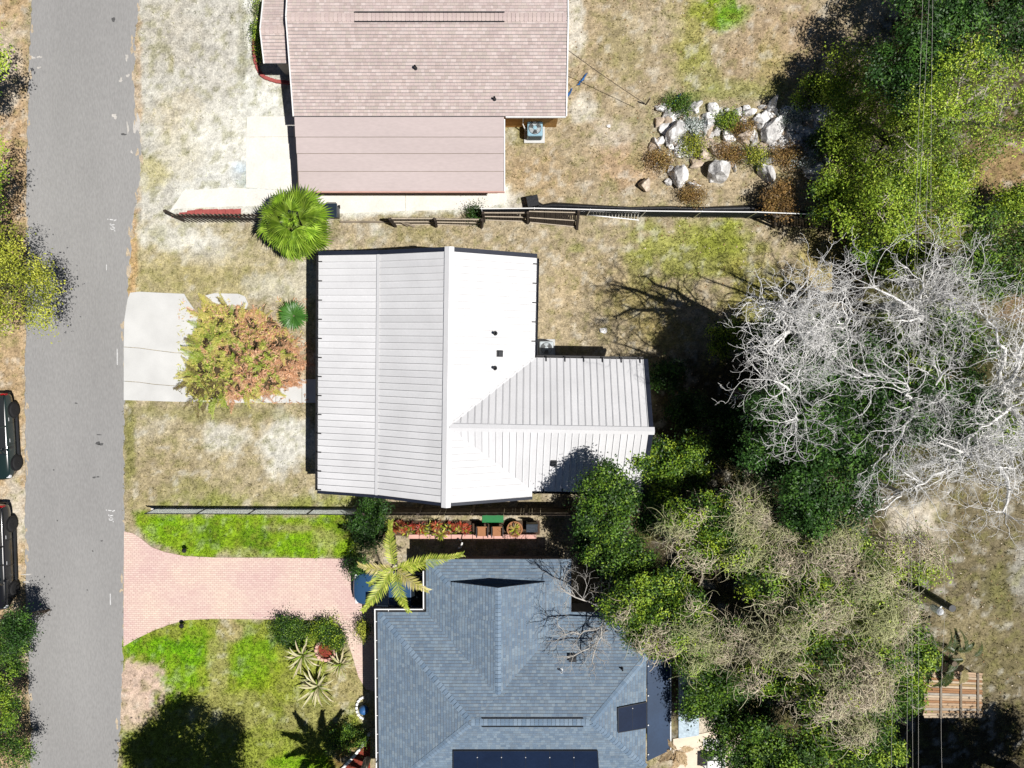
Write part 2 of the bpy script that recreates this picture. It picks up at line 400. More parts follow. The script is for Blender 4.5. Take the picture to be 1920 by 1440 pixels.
# ================================================================ THE GROUND
n1, n2, n3, n4 = Noise2(1), Noise2(2), Noise2(3), Noise2(4)
TAN = L(182, 163, 132); SAND = L(212, 202, 182); PALE = L(228, 222, 210); DRYG = L(186, 170, 112)
OLIVE = L(146, 142, 70); LIME = L(150, 158, 54); VIVID = L(112, 162, 30); DEEP = L(62, 104, 26)
ORANGE = L(202, 168, 124); BROWN = L(150, 122, 80); LITTER_SHADED = L(70, 62, 36); PINKISH = L(196, 168, 148); WHITE = L(238, 234, 224)
PATCH = [
    # (kind, data, colour, strength, softness)
    ('p', [(-400, -400), (52, -400), (50, 1800), (-400, 1800)], ORANGE, .9, 12),
    ('e', (20, 330, 30, 220), L(192, 152, 110), .5, .5), ('e', (28, 960, 24, 60), PALE, .5, .6), ('e', (14, 130, 26, 80), PALE, .35, .6),
    # top yard by the street
    ('p', [(250, -300), (560, -300), (560, 420), (240, 420)], L(214, 208, 196), .9, 14),
    ('e', (390, 90, 95, 100), L(206, 198, 186), .8, .5), ('e', (310, 60, 60, 80), L(190, 178, 158), .5, .7), ('e', (340, 215, 60, 40), L(206, 188, 152), .6, .7),
    ('p', [(448, -300), (484, -300), (482, 60), (470, 150), (550, 170), (552, 390), (330, 395), (340, 350), (440, 300), (452, 180)], WHITE, .9, 16),
    ('e', (420, 260, 70, 70), L(234, 228, 216), .8, .6), ('e', (480, 330, 40, 28), L(206, 220, 232), .8, .6), ('e', (370, 335, 70, 16), L(222, 218, 210), .7, .5),
    ('e', (330, 300, 50, 40), L(222, 210, 182), .5, .6), ('e', (283, 320, 30, 30), L(186, 172, 90), .6, .6), ('e', (322, 125, 6, 24), L(150, 140, 70), .6, .4),
    ('e', (455, 90, 8, 80), L(130, 125, 80), .5, .6), ('e', (255, 150, 10, 200), L(192, 156, 112), .7, .5), ('e', (485, 70, 10, 80), OLIVE, .7, .5),
    # strip south of the fence, front yard of the white house
    ('p', [(238, 418), (600, 418), (600, 480), (590, 560), (236, 550)], L(192, 176, 136), .85, 14),
    ('e', (330, 440, 70, 26), PALE, .8, .6), ('e', (395, 470, 50, 24), PALE, .5, .7), ('e', (300, 440, 20, 18), OLIVE, .35, .7), ('e', (280, 520, 90, 40), DRYG, .6, .6),
    ('e', (420, 530, 90, 34), DRYG, .65, .6), ('e', (560, 530, 36, 40), SAND, .6, .6), ('e', (500, 540, 60, 24), L(214, 206, 186), .6, .6), ('e', (248, 480, 10, 90), L(206, 160, 104), .7, .5),
    ('e', (575, 690, 30, 60), L(196, 172, 140), .8, .5), ('e', (690, 442, 26, 20), PALE, .7, .6), ('e', (720, 442, 18, 12), PALE, .6, .6), ('e', (655, 460, 16, 24), SAND, .6, .6),
    ('p', [(232, 755), (595, 755), (590, 935), (232, 960)], L(186, 168, 128), .8, 14),
    ('e', (540, 835, 46, 52), PALE, .9, .6), ('e', (420, 820, 50, 26), PALE, .7, .7), ('e', (300, 880, 60, 40), L(176, 156, 116), .7, .6), ('e', (290, 800, 36, 20), L(206, 192, 166), .5, .7),
    ('e', (244, 830, 12, 90), OLIVE, .8, .5), ('e', (400, 775, 130, 14), OLIVE, .5, .7), ('e', (360, 910, 60, 18), OLIVE, .5, .7), ('e', (260, 960, 24, 30), L(178, 160, 110), .6, .6),
    ('p', [(285, 936), (470, 932), (690, 930), (690, 955), (280, 955)], LIME, .75, 12), ('e', (505, 930, 60, 16), L(190, 172, 130), .7, .6),
    # green verge by the paver drive
    ('p', [(250, 962), (690, 962), (668, 1050), (340, 1046), (285, 1026), (262, 1000)], L(132, 164, 36), .95, 10),
    ('e', (310, 985, 30, 20), VIVID, .5, .7), ('e', (480, 1010, 30, 24), DEEP, .5, .7), ('e', (400, 1000, 26, 30), DEEP, .4, .7), ('e', (560, 1020, 40, 20), VIVID, .6, .7),
    ('e', (545, 990, 40, 10), L(172, 158, 104), .6, .7), ('e', (450, 1035, 30, 10), L(176, 168, 110), .5, .7), ('e', (610, 1010, 24, 18), L(180, 170, 110), .5, .7), ('e', (650, 985, 26, 20), L(60, 70, 30), .6, .7),
    # lawn at the bottom
    ('p', [(228, 1205), (300, 1172), (350, 1160), (620, 1160), (690, 1290), (690, 1700), (224, 1700)], L(146, 156, 56), .95, 10),
    ('e', (290, 1215, 60, 26), VIVID, .85, .7), ('e', (370, 1210, 40, 50), VIVID, .8, .7), ('e', (330, 1270, 50, 50), VIVID, .6, .7), ('e', (470, 1240, 46, 50), VIVID, .65, .7),
    ('e', (480, 1300, 60, 40), L(132, 160, 40), .5, .7), ('e', (430, 1180, 24, 24), L(186, 162, 112), .8, .6), ('e', (410, 1240, 20, 60), L(184, 172, 96), .6, .7), ('e', (430, 1330, 80, 36), L(176, 166, 84), .6, .7),
    ('e', (560, 1290, 60, 40), L(160, 160, 64), .5, .7), ('e', (650, 1290, 34, 60), L(178, 158, 108), .8, .6), ('e', (600, 1340, 70, 30), L(168, 152, 92), .55, .7), ('e', (560, 1430, 60, 18), VIVID, .7, .6),
    ('e', (250, 1295, 58, 54), L(216, 184, 162), 1., .35), ('e', (240, 1335, 30, 30), L(214, 186, 160), .9, .5), ('e', (545, 1185, 34, 26), DEEP, .8, .6), ('e', (655, 1420, 30, 30), L(140, 62, 48), .6, .5),
    # yard of the top house, behind
    ('p', [(1060, -300), (1620, -300), (1600, 380), (945, 385), (945, 230)], L(183, 161, 126), .85, 20),
    ('e', (1350, 25, 60, 34), VIVID, .9, .5), ('e', (1300, 60, 40, 80), L(172, 164, 70), .7, .7), ('e', (1310, 140, 36, 60), LIME, .4, .8), ('e', (1170, 90, 40, 60), OLIVE, .3, .8),
    ('e', (1078, 40, 18, 80), PALE, .7, .6), ('e', (1230, 50, 50, 26), L(200, 180, 150), .6, .7), ('e', (1460, 90, 90, 90), L(182, 152, 116), .7, .7), ('e', (1440, 130, 30, 60), L(176, 162, 84), .5, .8),
    ('e', (1090, 200, 24, 30), PALE, .6, .7), ('e', (975, 250, 40, 20), OLIVE, .6, .7), ('e', (1020, 330, 60, 40), L(192, 160, 116), .6, .7), ('e', (1150, 250, 40, 30), L(214, 198, 180), .6, .8),
    ('e', (1280, 190, 40, 16), L(110, 130, 40), .7, .6), ('e', (1330, 250, 120, 60), L(160, 158, 120), .6, .7), ('e', (1400, 170, 80, 20), LIME, .5, .7), ('e', (1170, 310, 60, 40), L(196, 158, 120), .6, .7),
    ('e', (960, 378, 30, 18), L(224, 214, 200), .7, .6), ('p', [(590, 358), (950, 352), (955, 392), (600, 408)], L(240, 236, 224), .95, 8),
    # white house back yard
    ('p', [(640, 425), (1600, 430), (1600, 680), (1000, 680), (1000, 480), (640, 470)], L(184, 163, 128), .85, 14),
    ('e', (1300, 470, 130, 60), L(162, 163, 64), .85, .6), ('e', (1350, 450, 50, 34), LIME, .7, .7), ('e', (1420, 540, 60, 60), L(176, 166, 70), .8, .7), ('e', (1200, 560, 70, 40), L(176, 158, 70), .55, .8),
    ('e', (1240, 620, 60, 40), L(172, 152, 70), .6, .8), ('e', (1060, 540, 30, 60), L(200, 174, 134), .5, .8), ('e', (1140, 520, 60, 40), L(198, 172, 124), .5, .8), ('e', (1080, 465, 14, 8), LIME, .5, .7),
    ('e', (1560, 480, 50, 50), L(178, 158, 84), .7, .7), ('e', (790, 440, 60, 18), OLIVE, .35, .8), ('e', (1200, 500, 30, 40), LIME, .3, .8), ('e', (1540, 420, 60, 18), OLIVE, .5, .8),
    # under the trees and the far right: leaf litter, darkened to paint in tree shade
    ('p', [(1220, 680), (1600, 640), (1620, 430), (1640, 60), (2200, -300), (2200, 1900), (1260, 1900), (1260, 1300), (1080, 1050), (1080, 960), (1220, 930)], LITTER_SHADED, .9, 20),
    ('p', [(1600, 440), (2100, 440), (2100, 900), (1600, 900)], L(78, 74, 38), .85, 25), ('e', (1880, 320, 60, 90), L(176, 142, 96), .85, .6), ('e', (1750, 400, 60, 40), L(176, 152, 84), .6, .7), ('e', (1800, 430, 90, 40), L(120, 126, 50), .5, .8), ('e', (1900, 570, 40, 30), L(160, 128, 94), .6, .7),  # first polygon: soil darkened to stand for shade below the bare trees
    ('e', (1600, 690, 60, 30), L(186, 150, 110), .6, .8), ('e', (1560, 770, 60, 30), L(180, 146, 112), .5, .8), ('e', (1450, 620, 60, 40), L(110, 130, 40), .5, .8),
    ('p', [(1745, 900), (2100, 900), (2100, 1330), (1745, 1330)], L(134, 120, 90), .95, 18), ('e', (1718, 985, 56, 52), L(222, 206, 184), .95, .5), ('e', (1800, 1000, 60, 60), L(120, 106, 72), .5, .8),
    ('e', (1880, 1100, 40, 60), L(112, 110, 60), .5, .8), ('e', (1915, 1080, 20, 56), L(186, 180, 172), .6, .6), ('e', (1820, 1180, 70, 40), L(156, 140, 100), .6, .8), ('e', (1870, 1240, 60, 50), L(126, 116, 70), .5, .8),
    ('e', (1320, 1420, 50, 60), L(232, 214, 190), .9, .4), ('e', (1700, 600, 60, 90), L(88, 92, 44), .5, .8),
]
def paint(px, py):
    shp = px.shape + (3,)
    c = np.empty(shp); c[:] = TAN
    base = n1.fbm(px / 60, py / 60, 4)
    c = c * (1 - .25 * sstep(.55, .75, base)[..., None]) + np.array(OLIVE) * (.25 * sstep(.55, .75, base)[..., None])
    nn = (n2.fbm(px / 22, py / 22, 5) - .5) * 2
    for kind, dat, col, st, so in PATCH:
        if kind == 'e':
            cx, cy, rx, ry = dat
            d = np.hypot((px - cx) / rx, (py - cy) / ry) + nn * .75
            m = sstep(1 + so * .6, 1 - so * .6, d)
        else:
            m = sstep(-so, so, poly_sd(px, py, dat) + nn * so * 2.2)
        m = (m * st)[..., None]
        c = c * (1 - m) + np.array(col) * m
    # mottling: bleached bits, greener bits, darker soil
    a = n3.fbm(px / 9, py / 9, 3); b = n4.fbm(px / 15, py / 15, 4); d = n1.fbm(px / 5 + 90, py / 5, 2)
    green = np.clip((c[..., 1] - c[..., 0] * .92) / (c[..., 1] + 1e-6), -1, 1)[..., None]
    c = c * (1 + .7 * (a[..., None] - .5)) * (1 + .5 * (d[..., None] - .5))
    m = (sstep(.6, .74, b) * .35)[..., None]; c = c * (1 - m) + np.array(PALE) * m * (1 - .6 * np.clip(green * 6, 0, 1)) + c * m * (.6 * np.clip(green * 6, 0, 1))
    m = (sstep(.44, .30, b) * .42)[..., None]; c = c * (1 - m) + np.array(OLIVE) * m
    lum = c.mean(-1, keepdims=True); gk = np.clip((c[..., 1:2] - c[..., 0:1] * .98) / (c[..., 1:2] + 1e-6) * 5, 0, 1); c = lum + (c - lum) * (.86 + .2 * gk); c = c * (.92 + .05 * gk) * np.array([.965, 1., 1.])
    return np.clip(c, .008, .9)
gx = np.concatenate([np.linspace(-260, -34, 10), np.arange(-33, 33.01, .14), np.linspace(34, 260, 10)])
gy = np.concatenate([np.linspace(-260, -26, 10), np.arange(-25.5, 22.01, .14), np.linspace(23, 260, 10)])
GX, GY = np.meshgrid(gx, gy)
GPX, GPY = W2P(GX, GY)
GC = paint(GPX, GPY)
gi = np.arange(GX.size).reshape(GX.shape)
gF = np.stack([gi[:-1, :-1], gi[:-1, 1:], gi[1:, 1:], gi[1:, :-1]], -1).reshape(-1, 4)
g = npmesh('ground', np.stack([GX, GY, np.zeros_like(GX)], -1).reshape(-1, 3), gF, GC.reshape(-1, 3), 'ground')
tag(g, kind='structure')

# ---------------------------------------------------------------- road
def edge(pts, y):
    return np.interp(y, [p[1] for p in pts], [p[0] for p in pts])
EL = [(62, -260), (61, 0), (55, 120), (50, 330), (48, 700), (48, 1000), (50, 1200), (57, 1330), (58, 1440), (62, 1700)]
ER = [(264, -260), (262, 0), (253, 60), (251, 150), (251, 190), (260, 245), (264, 300), (262, 345), (250, 395), (246, 440), (243, 500), (236, 580), (232, 650), (232, 1000), (231, 1150), (229, 1260), (222, 1400), (216, 1500), (212, 1700)]
ys = np.arange(-240, 1690, 7.); 
lx = edge(EL, ys) + (n1.v(ys / 9, ys * 0) - .5) * 4; rx = edge(ER, ys) + (n2.v(ys / 8, ys * 0) - .5) * 5
mb = MB(); vs = []; fs = []
for i, y in enumerate(ys):
    a = P(lx[i], y); b = P(rx[i], y)
    vs += [(a.x, a.y, .016), (b.x, b.y, .016), (a.x - .05, a.y, -.02), (b.x + .05, b.y, -.02)]
    if i:
        k = 4 * (i - 1); fs += [(k, k + 4, k + 5, k + 1), (k, k + 2, k + 6, k + 4), (k + 1, k + 5, k + 7, k + 3)]
mb.add(vs, fs)
road = mb.build('road', 'asphalt'); tag(road, kind='structure'); WL[road.name] = Vector((0, 0, 0))
def blot(px, py, rx_, ry_, z, seed, n=18, rough=.3):
    r_ = random.Random(seed); c = P(px, py); pts = []
    ph = [r_.uniform(0, 6) for _ in range(3)]
    for k in range(n):
        a = 2 * PI * k / n; q = 1 + rough * (math.sin(2 * a + ph[0]) * .5 + math.sin(3 * a + ph[1]) * .4 + math.sin(5 * a + ph[2]) * .3)
        pts.append((c.x + rx_ / 36 * q * math.cos(a), c.y + ry_ / 36 * q * math.sin(a), z))
    return pts
for i, (px, py, a, b) in enumerate([(184, 831, 5, 3), (190, 833, 4, 2.6), (177, 895, 3.5, 1.6), (184, 894, 2.6, 1.5), (191, 1014, 2, 1.4), (174, 1033, 1.6, 1.4), (101, 881, 1.8, 1.2), (108, 976, 1.2, 1.6), (213, 37, 3, 5), (232, 252, 5, 2), (186, 815, 5, 1), (143, 756, 2.5, 1.4), (164, 1106, 1.5, 1.2)]):
    m_ = MB(); p = blot(px, py, a, b, .0175, i); m_.add(p, [tuple(range(len(p)))]); m_.build('oil_stain', 'oil', road)
for i, (px, py, a, b) in enumerate([(62, 108, 4, 2.4), (74, 107, 4, 2), (73, 127, 4, 1.6), (215, 218, 5, 4), (238, 108, 3, 5), (240, 142, 3, 3), (227, 150, 3, 4), (257, 233, 6, 16), (240, 240, 2, 9), (50, 1077, 8, 1.6), (50, 1091, 6, 2), (247, 285, 2, 3)]):
    m_ = MB(); p = blot(px, py, a, b, .0178, i + 50, rough=.55); m_.add(p, [tuple(range(len(p)))]); m_.build('pale_scuff', 'road_patch', road)
def stroke(pts, wd):
    m_ = MB()
    for (x0, y0), (x1, y1) in zip(pts[:-1], pts[1:]):
        a = P(x0, y0); b = P(x1, y1); d = (b - a).normalized(); s = Vector((-d.y, d.x, 0)) * wd / 72
        m_.add([(a + s).to_tuple()[:2] + (.0185,), (a - s).to_tuple()[:2] + (.0185,), (b - s).to_tuple()[:2] + (.0185,), (b + s).to_tuple()[:2] + (.0185,)], [(0, 1, 2, 3)])
    m_.build('painted_mark', 'road_paint', road)
for ox, oy in ((0, 0), (-3, 545)):        # sprayed survey marks, lettering turned sideways: 1 L 6
    stroke([(202 + ox, 411 + oy), (203.4 + ox, 411.3 + oy)], 2.0); stroke([(206 + ox, 411.6 + oy), (212.5 + ox, 412.4 + oy)], 1.9); stroke([(214 + ox, 414 + oy), (218.5 + ox, 411.6 + oy)], 2.2)
    stroke([(207 + ox, 419.4 + oy), (207.8 + ox, 422.2 + oy), (215 + ox, 421.2 + oy)], 2.0)
    stroke([(208 + ox, 427 + oy), (208.6 + ox, 430 + oy), (213 + ox, 430 + oy), (215.6 + ox, 427.6 + oy), (212.4 + ox, 425.4 + oy), (210 + ox, 426 + oy)], 1.7)
    stroke([(215.2 + ox, 431.5 + oy), (216 + ox, 434 + oy)], 1.3)
stroke([(207, 1113), (207.4, 1134)], 1.8); stroke([(220, 654), (220.4, 684)], 1.8); stroke([(200, 496), (200, 507)], 1.1)

# ---------------------------------------------------------------- concrete drive of the white house
def px_slab(name, outline, z1, material, parent, z0=-.04, bevel=.0):
    m_ = MB(); m_.prism([P(x, y).to_tuple()[:2] for x, y in outline], z0, z1); return m_.build(name, material, parent, bevel=bevel)
drive = empty('concrete_driveway', P(300, 650), kind='structure')
px_slab('concrete_slab', [(245, 549), (262, 547), (300, 549), (346, 551), (352, 562), (372, 590), (362, 662), (330, 661), (290, 656), (262, 652), (233, 650), (234, 600), (240, 562)], .05, 'concrete', drive)
px_slab('concrete_slab', [(233, 651), (262, 653), (290, 657), (330, 662), (372, 663), (420, 664), (420, 728), (330, 723), (290, 720), (262, 716), (233, 714)], .048, 'concrete', drive)
px_slab('concrete_slab', [(233, 715), (262, 717), (290, 721), (330, 724), (420, 729), (430, 754), (330, 753), (233, 750)], .05, 'concrete', drive)
px_slab('concrete_slab', [(421, 712), (517, 711), (517, 755), (431, 755), (421, 729)], .046, 'concrete', drive)
px_slab('concrete_slab', [(518, 711), (566, 711), (566, 755), (518, 755)], .049, 'concrete', drive)
px_slab('concrete_slab', [(567, 711), (632, 711), (632, 755), (567, 755)], .049, 'concrete', drive)
px_slab('concrete_slab', [(386, 554), (402, 550), (448, 551), (460, 556), (466, 570), (462, 579), (452, 579), (440, 572), (416, 573), (400, 566)], .06, 'concrete', drive)

# ---------------------------------------------------------------- paving of the top house
pav = empty('concrete_paving', P(500, 300), kind='structure')
px_slab('concrete_slab', [(464, 219), (575, 218), (575, 256), (462, 257)], .035, 'concrete_old', pav)
px_slab('concrete_slab', [(462, 258.2), (575, 257.2), (575, 352), (530, 356), (462, 352)], .035, 'concrete_old', pav)
px_slab('concrete_slab', [(345, 358), (430, 352), (520, 357), (520, 386), (440, 387), (330, 392), (318, 398)], .03, 'concrete_old', pav)
px_slab('concrete_slab', [(600, 352), (760, 350), (760, 396), (600, 402)], .03, 'concrete_old', pav)
px_slab('concrete_slab', [(761, 350), (948, 348), (948, 380), (905, 392), (761, 396)], .03, 'concrete_old', pav)
strip = empty('red_paver_strip', P(400, 400), kind='structure')
for i in range(9):
    x0 = 322 + i * 14.5; t = i / 8; y0 = 403 - 10 * min(1, t * 3) + R.uniform(-.6, .6)
    px_slab('paver', [(x0, y0), (x0 + 14, y0 - 1 + R.uniform(-.5, .5)), (x0 + 14, 408), (x0, 408)], .03 + R.uniform(0, .012), 'brick_red', strip)

# ---------------------------------------------------------------- pink paver drive
px_d = [(233, 996), (250, 1000), (264, 1009), (285, 1026), (310, 1035), (345, 1042), (400, 1045), (560, 1046), (690, 1048), (720, 1090), (720, 1300), (686, 1292), (672, 1268), (660, 1226), (648, 1192), (632, 1168), (618, 1163), (520, 1161), (400, 1160), (350, 1162), (320, 1170), (290, 1181), (255, 1198), (232, 1212)]
pd = px_slab('paver_driveway', px_d, .03, 'paver', None); tag(pd, kind='structure')

# ---------------------------------------------------------------- patio behind the blue house
pat = empty('patio_paving', P(1320, 1400), kind='structure')
px_slab('concrete_slab', [(1262, 1385), (1330, 1372), (1400, 1380), (1400, 1470), (1262, 1470)], .04, 'peach', pat)
px_slab('concrete_slab', [(1318, 1384), (1360, 1384), (1360, 1470), (1318, 1470)], .05, 'concrete', pat)
pw = px_slab('plunge_pool', [(1272, 1250), (1310, 1250), (1310, 1378), (1272, 1384)], .06, 'pool', None); tag(pw, 'pale blue water strip beside the dark patio roof', 'pool')

# sand washed over the road edge
for i in range(70):
    y = R.uniform(0, 640) if i < 45 else R.uniform(640, 1440); s = R.choice((0, 1)) if i >= 45 else R.choice((0, 1, 1)); x = float(edge(ER, y)) - R.uniform(-3, 5) if s else float(edge(EL, y)) + R.uniform(-3, 4)
    m_ = MB(); p = blot(x, y, R.uniform(1., 3.2), R.uniform(2, 11), .0182 + i * .00003, i + 90, rough=.6); m_.add(p, [tuple(range(len(p)))]); m_.build('sand_drift', 'road_sand', road)
# ================================================================ HOUSES
def clip2(poly, ax, val, keep_ge):
    out = []; n = len(poly)
    for i in range(n):
        p, q = poly[i], poly[(i + 1) % n]; dp = p[ax] - val; dq = q[ax] - val
        if not keep_ge: dp, dq = -dp, -dq
        if dp >= 0: out.append(p)
        if (dp >= 0) != (dq >= 0):
            t = dp / (dp - dq); out.append((p[0] + (q[0] - p[0]) * t, p[1] + (q[1] - p[1]) * t))
    return out
def area2(p): return abs(sum(p[i][0] * p[(i + 1) % len(p)][1] - p[(i + 1) % len(p)][0] * p[i][1] for i in range(len(p)))) / 2
class Plane:
    """A roof slope: polygon in space, u along the eave, t up the slope."""
    def __init__(self, poly):
        self.p = [Vector(q) for q in poly]
        n = Vector((0, 0, 0)); c = self.p
        for i in range(len(c)):
            a, b = c[i], c[(i + 1) % len(c)]; n += Vector(((a.y - b.y) * (a.z + b.z), (a.z - b.z) * (a.x + b.x), (a.x - b.x) * (a.y + b.y)))
        if n.z < 0: n = -n
        self.n = n.normalized(); self.u = Vector((-self.n.y, self.n.x, 0)).normalized()
        self.t = self.n.cross(self.u)
        if self.t.z < 0: self.t = -self.t; self.u = -self.u
        self.o = c[0]
        self.q = [((v - self.o).dot(self.u), (v - self.o).dot(self.t)) for v in c]
        if sum(self.q[i][0] * self.q[(i + 1) % len(c)][1] - self.q[(i + 1) % len(c)][0] * self.q[i][1] for i in range(len(c))) < 0: self.q = self.q[::-1]
    def w(self, q, h=0.): return self.o + self.u * q[0] + self.t * q[1] + self.n * h
def shingles(mb, pl, cols, course=.148, tab=.2, gap=.022):  # gaps bare the dark deck to stand for shadow lines between courses
    ts = [q[1] for q in pl.q]; t = min(ts); k = 0
    while t < max(ts):
        st = clip2(clip2(pl.q, 1, t + gap, True), 1, t + course, False)
        if len(st) > 2:
            us = [q[0] for q in st]; u = min(us) - R.uniform(0, tab)
            while u < max(us):
                wd = tab * R.choice((.6, .8, 1, 1, 1.25))
                cell = clip2(clip2(st, 0, u + .003, True), 0, u + wd, False)
                if len(cell) > 2 and area2(cell) > .0015:
                    c = R.choice(cols); s = R.uniform(.94, 1.06); lift = .012 + R.uniform(0, .005)
                    top = [pl.w(q, lift if q[1] < t + course * .5 else .004) for q in cell]
                    mb.add(top, [tuple(range(len(top)))], (c[0] * s, c[1] * s, c[2] * s))
                u += wd
        t += course; k += 1
def deck(parent, planes, th=.10, mat_='roof_deck'):
    m_ = MB()
    for pl in planes: m_.slab3([p - pl.n * th for p in [pl.w(q) for q in pl.q]], pl.n, th)
    return m_.build('deck', mat_, parent)
def caps(parent, p0, p1, pa, pb, cols, step=.2, wd=.15, name='ridge_cap'):
    p0, p1 = Vector(p0), Vector(p1); d = (p1 - p0); Ln = d.length; t = d.normalized()
    def down(pl):
        a = pl.n.cross(t)
        return (a if a.z < 0 or (abs(a.z) < 1e-6) else -a).normalized()
    a, b = down(pa), down(pb); up = (pa.n + pb.n).normalized(); protos = []
    for c in cols[:3]:
        m_ = MB(); h = .03
        for sd_ in (a, b):
            v = [up * h, t * (step - .025) + up * (h * .8), t * (step - .025) + sd_ * wd + up * .02, sd_ * wd + up * .026]
            m_.add(v, [(0, 1, 2, 3)], c)
            m_.add([v[0], v[3], sd_ * wd, Vector((0, 0, 0))], [(0, 1, 2, 3)], c)
        protos.append(m_.mesh(name)); protos[-1].materials.append(M['shingle'])
    n = int(Ln / step)
    for i in range(n):
        o = bpy.data.objects.new(name, R.choice(protos)); COL.objects.link(o); o.parent = parent
        o.location = p0 + t * (i * step) - WL[parent.name] + up * R.uniform(0, .006)

# ---------------------------------------------------------------- the white metal roofed house
def Wr(x, y, z):
    a = .018; return Vector((x + a * (y - 4.3), y - a * (x + 2.75), z))
wh = empty('white_house', Wr(-4, -1.5, 0), 'house with bright white standing seam metal roof and dark trim', 'house')
ZL, ZB, ZR, ZE = 2.9, 3.62, 5.2, 3.4
XL, XB, XR, XE = -9.2, -6.22, -2.78, 1.15
YT, YB = 4.3, -7.0; WY, WT, WB, WX = -3.55, -.38, -6.72, 6.3
wr = empty('roof', Wr(XR, -1, ZR), parent=wh)
planes = dict(
    low=Plane([Wr(XL, YT, ZL), Wr(XL, YB, ZL), Wr(XB, YB, ZB), Wr(XB, YT, ZB)]),
    mid=Plane([Wr(XB, YT, ZB), Wr(XB, YB, ZB), Wr(XR, YB, ZR), Wr(XR, YT, ZR)]),
    ra=Plane([Wr(XR, YT, ZR), Wr(XE, YT, ZE), Wr(XE, WT, ZE), Wr(XR, WY, ZR)]),
    rb=Plane([Wr(XR, WY, ZR), Wr(XE, WB, ZE), Wr(XE, YB, ZE), Wr(XR, YB, ZR)]),
    wn=Plane([Wr(XR, WY, ZR), Wr(WX, WY, ZR), Wr(WX, WT, ZE), Wr(XE, WT, ZE)]),
    ws=Plane([Wr(XR, WY, ZR), Wr(WX, WY, ZR), Wr(WX, WB, ZE), Wr(XE, WB, ZE)]))
deck(wr, planes.values(), .12, 'white_deck')
def panels(pl, width, parent):
    us = [q[0] for q in pl.q]; u = min(us); n = round((max(us) - u) / width); wd = (max(us) - u) / n
    for i in range(n):
        cell = clip2(clip2(pl.q, 0, u + i * wd + .006, True), 0, u + (i + 1) * wd - .006, False)
        if len(cell) < 3 or area2(cell) < .01: continue
        m_ = MB(); h = .02 + R.uniform(-.004, .004)
        pk_ = R.uniform(.95, 1.02); pc_ = tuple(v * pk_ for v in L(236, 236, 238, .75)); m_.slab3([pl.w(q, .002) for q in cell], pl.n, h, pc_)
        rib = clip2(clip2(pl.q, 0, u + i * wd + .011, True), 0, u + i * wd + .034, False)
        if len(rib) > 2: m_.slab3([pl.w(q, h + .001) for q in rib], pl.n, .035, pc_)
        m_.build('roof_panel', 'panel', parent)
for k in planes: panels(planes[k], .312, wr)
# ridge flashings
def fold(name, p0, p1, pa, pb, wd, material, parent, lift=.075):
    p0, p1 = Vector(p0), Vector(p1); t = (p1 - p0).normalized(); m_ = MB()
    for pl in (pa, pb):
        a = pl.n.cross(t); a = -a if a.z > 0 else a; a.normalize()
        m_.slab3([p0 + UP * lift, p1 + UP * lift, p1 + a * wd + pl.n * lift * .85, p0 + a * wd + pl.n * lift * .85], pl.n, .012)
    return m_.build(name, material, parent)
fold('ridge_flashing', Wr(XR, YT + .21, ZR), Wr(XR, YB - .2, ZR), planes['mid'], planes['ra'], .2, 'white_metal', wr)
fold('ridge_flashing', Wr(XR + .12, WY, ZR), Wr(WX + .25, WY, ZR), planes['wn'], planes['ws'], .16, 'white_metal', wr, .07)
m_ = MB(); m_.slab3([Wr(XB - .07, YT, ZB - .0) + UP * .05, Wr(XB - .07, YB, ZB) + UP * .05, Wr(XB + .07, YB, ZB + .06) + UP * .05, Wr(XB + .07, YT, ZB + .06) + UP * .05], UP, .012); m_.build('break_flashing', 'white_metal', wr)
for a, b in ((Wr(XR, WY, ZR), Wr(XE, WT, ZE)), (Wr(XR, WY, ZR), Wr(XE, WB, ZE))):
    m_ = MB(); m_.beam(a + UP * .055, b + UP * .055, .07, .014); m_.build('valley_flashing', 'white_metal', wr)
# dark rake trim and gutters
def trim(a, b, wd, out, drop=.03, name='rake_trim', mt='navy'):
    o = Vector(out).normalized(); a, b = Vector(a), Vector(b)
    m_ = MB(); m_.beam(a + o * wd / 2 - UP * drop, b + o * wd / 2 - UP * drop, wd, .16); m_.build(name, mt, wr)
Nn, Ss, Ee = Wr(0, 1, 0) - Wr(0, 0, 0), Wr(0, -1, 0) - Wr(0, 0, 0), Wr(1, 0, 0) - Wr(0, 0, 0)
for (x0, z0), (x1, z1) in (((XL, ZL), (XB, ZB)), ((XB, ZB), (XR, ZR)), ((XR, ZR), (XE, ZE))):
    trim(Wr(x0, YT + .004, z0), Wr(x1, YT + .004, z1), .19, Nn); trim(Wr(x0, YB - .004, z0), Wr(x1, YB - .004, z1), .13, Ss)
for y1 in (WT, WB): trim(Wr(WX + .004, WY, ZR), Wr(WX + .004, y1, ZE), .2, Ee)
def gutter(a, b, out, name='gutter', mt='navy'):
    o = Vector(out).normalized(); a, b = Vector(a), Vector(b); m_ = MB()
    m_.beam(a + o * .06 - UP * .12, b + o * .06 - UP * .12, .12, .02); m_.beam(a + o * .115 - UP * .06, b + o * .115 - UP * .06, .015, .12); m_.beam(a + o * .012 - UP * .06, b + o * .012 - UP * .06, .015, .12)
    return m_.build(name, mt, wr)
gutter(Wr(XE + .01, YT, ZE), Wr(XE + .01, WT + .1, ZE), Ee); gutter(Wr(XE, WT + .01, ZE), Wr(WX, WT + .01, ZE), Nn, mt='black'); gutter(Wr(XE, WB - .01, ZE), Wr(WX, WB - .01, ZE), Ss, mt='black')
gutter(Wr(XL - .01, YT, ZL), Wr(XL - .01, YB, ZL), -Ee, mt='black')
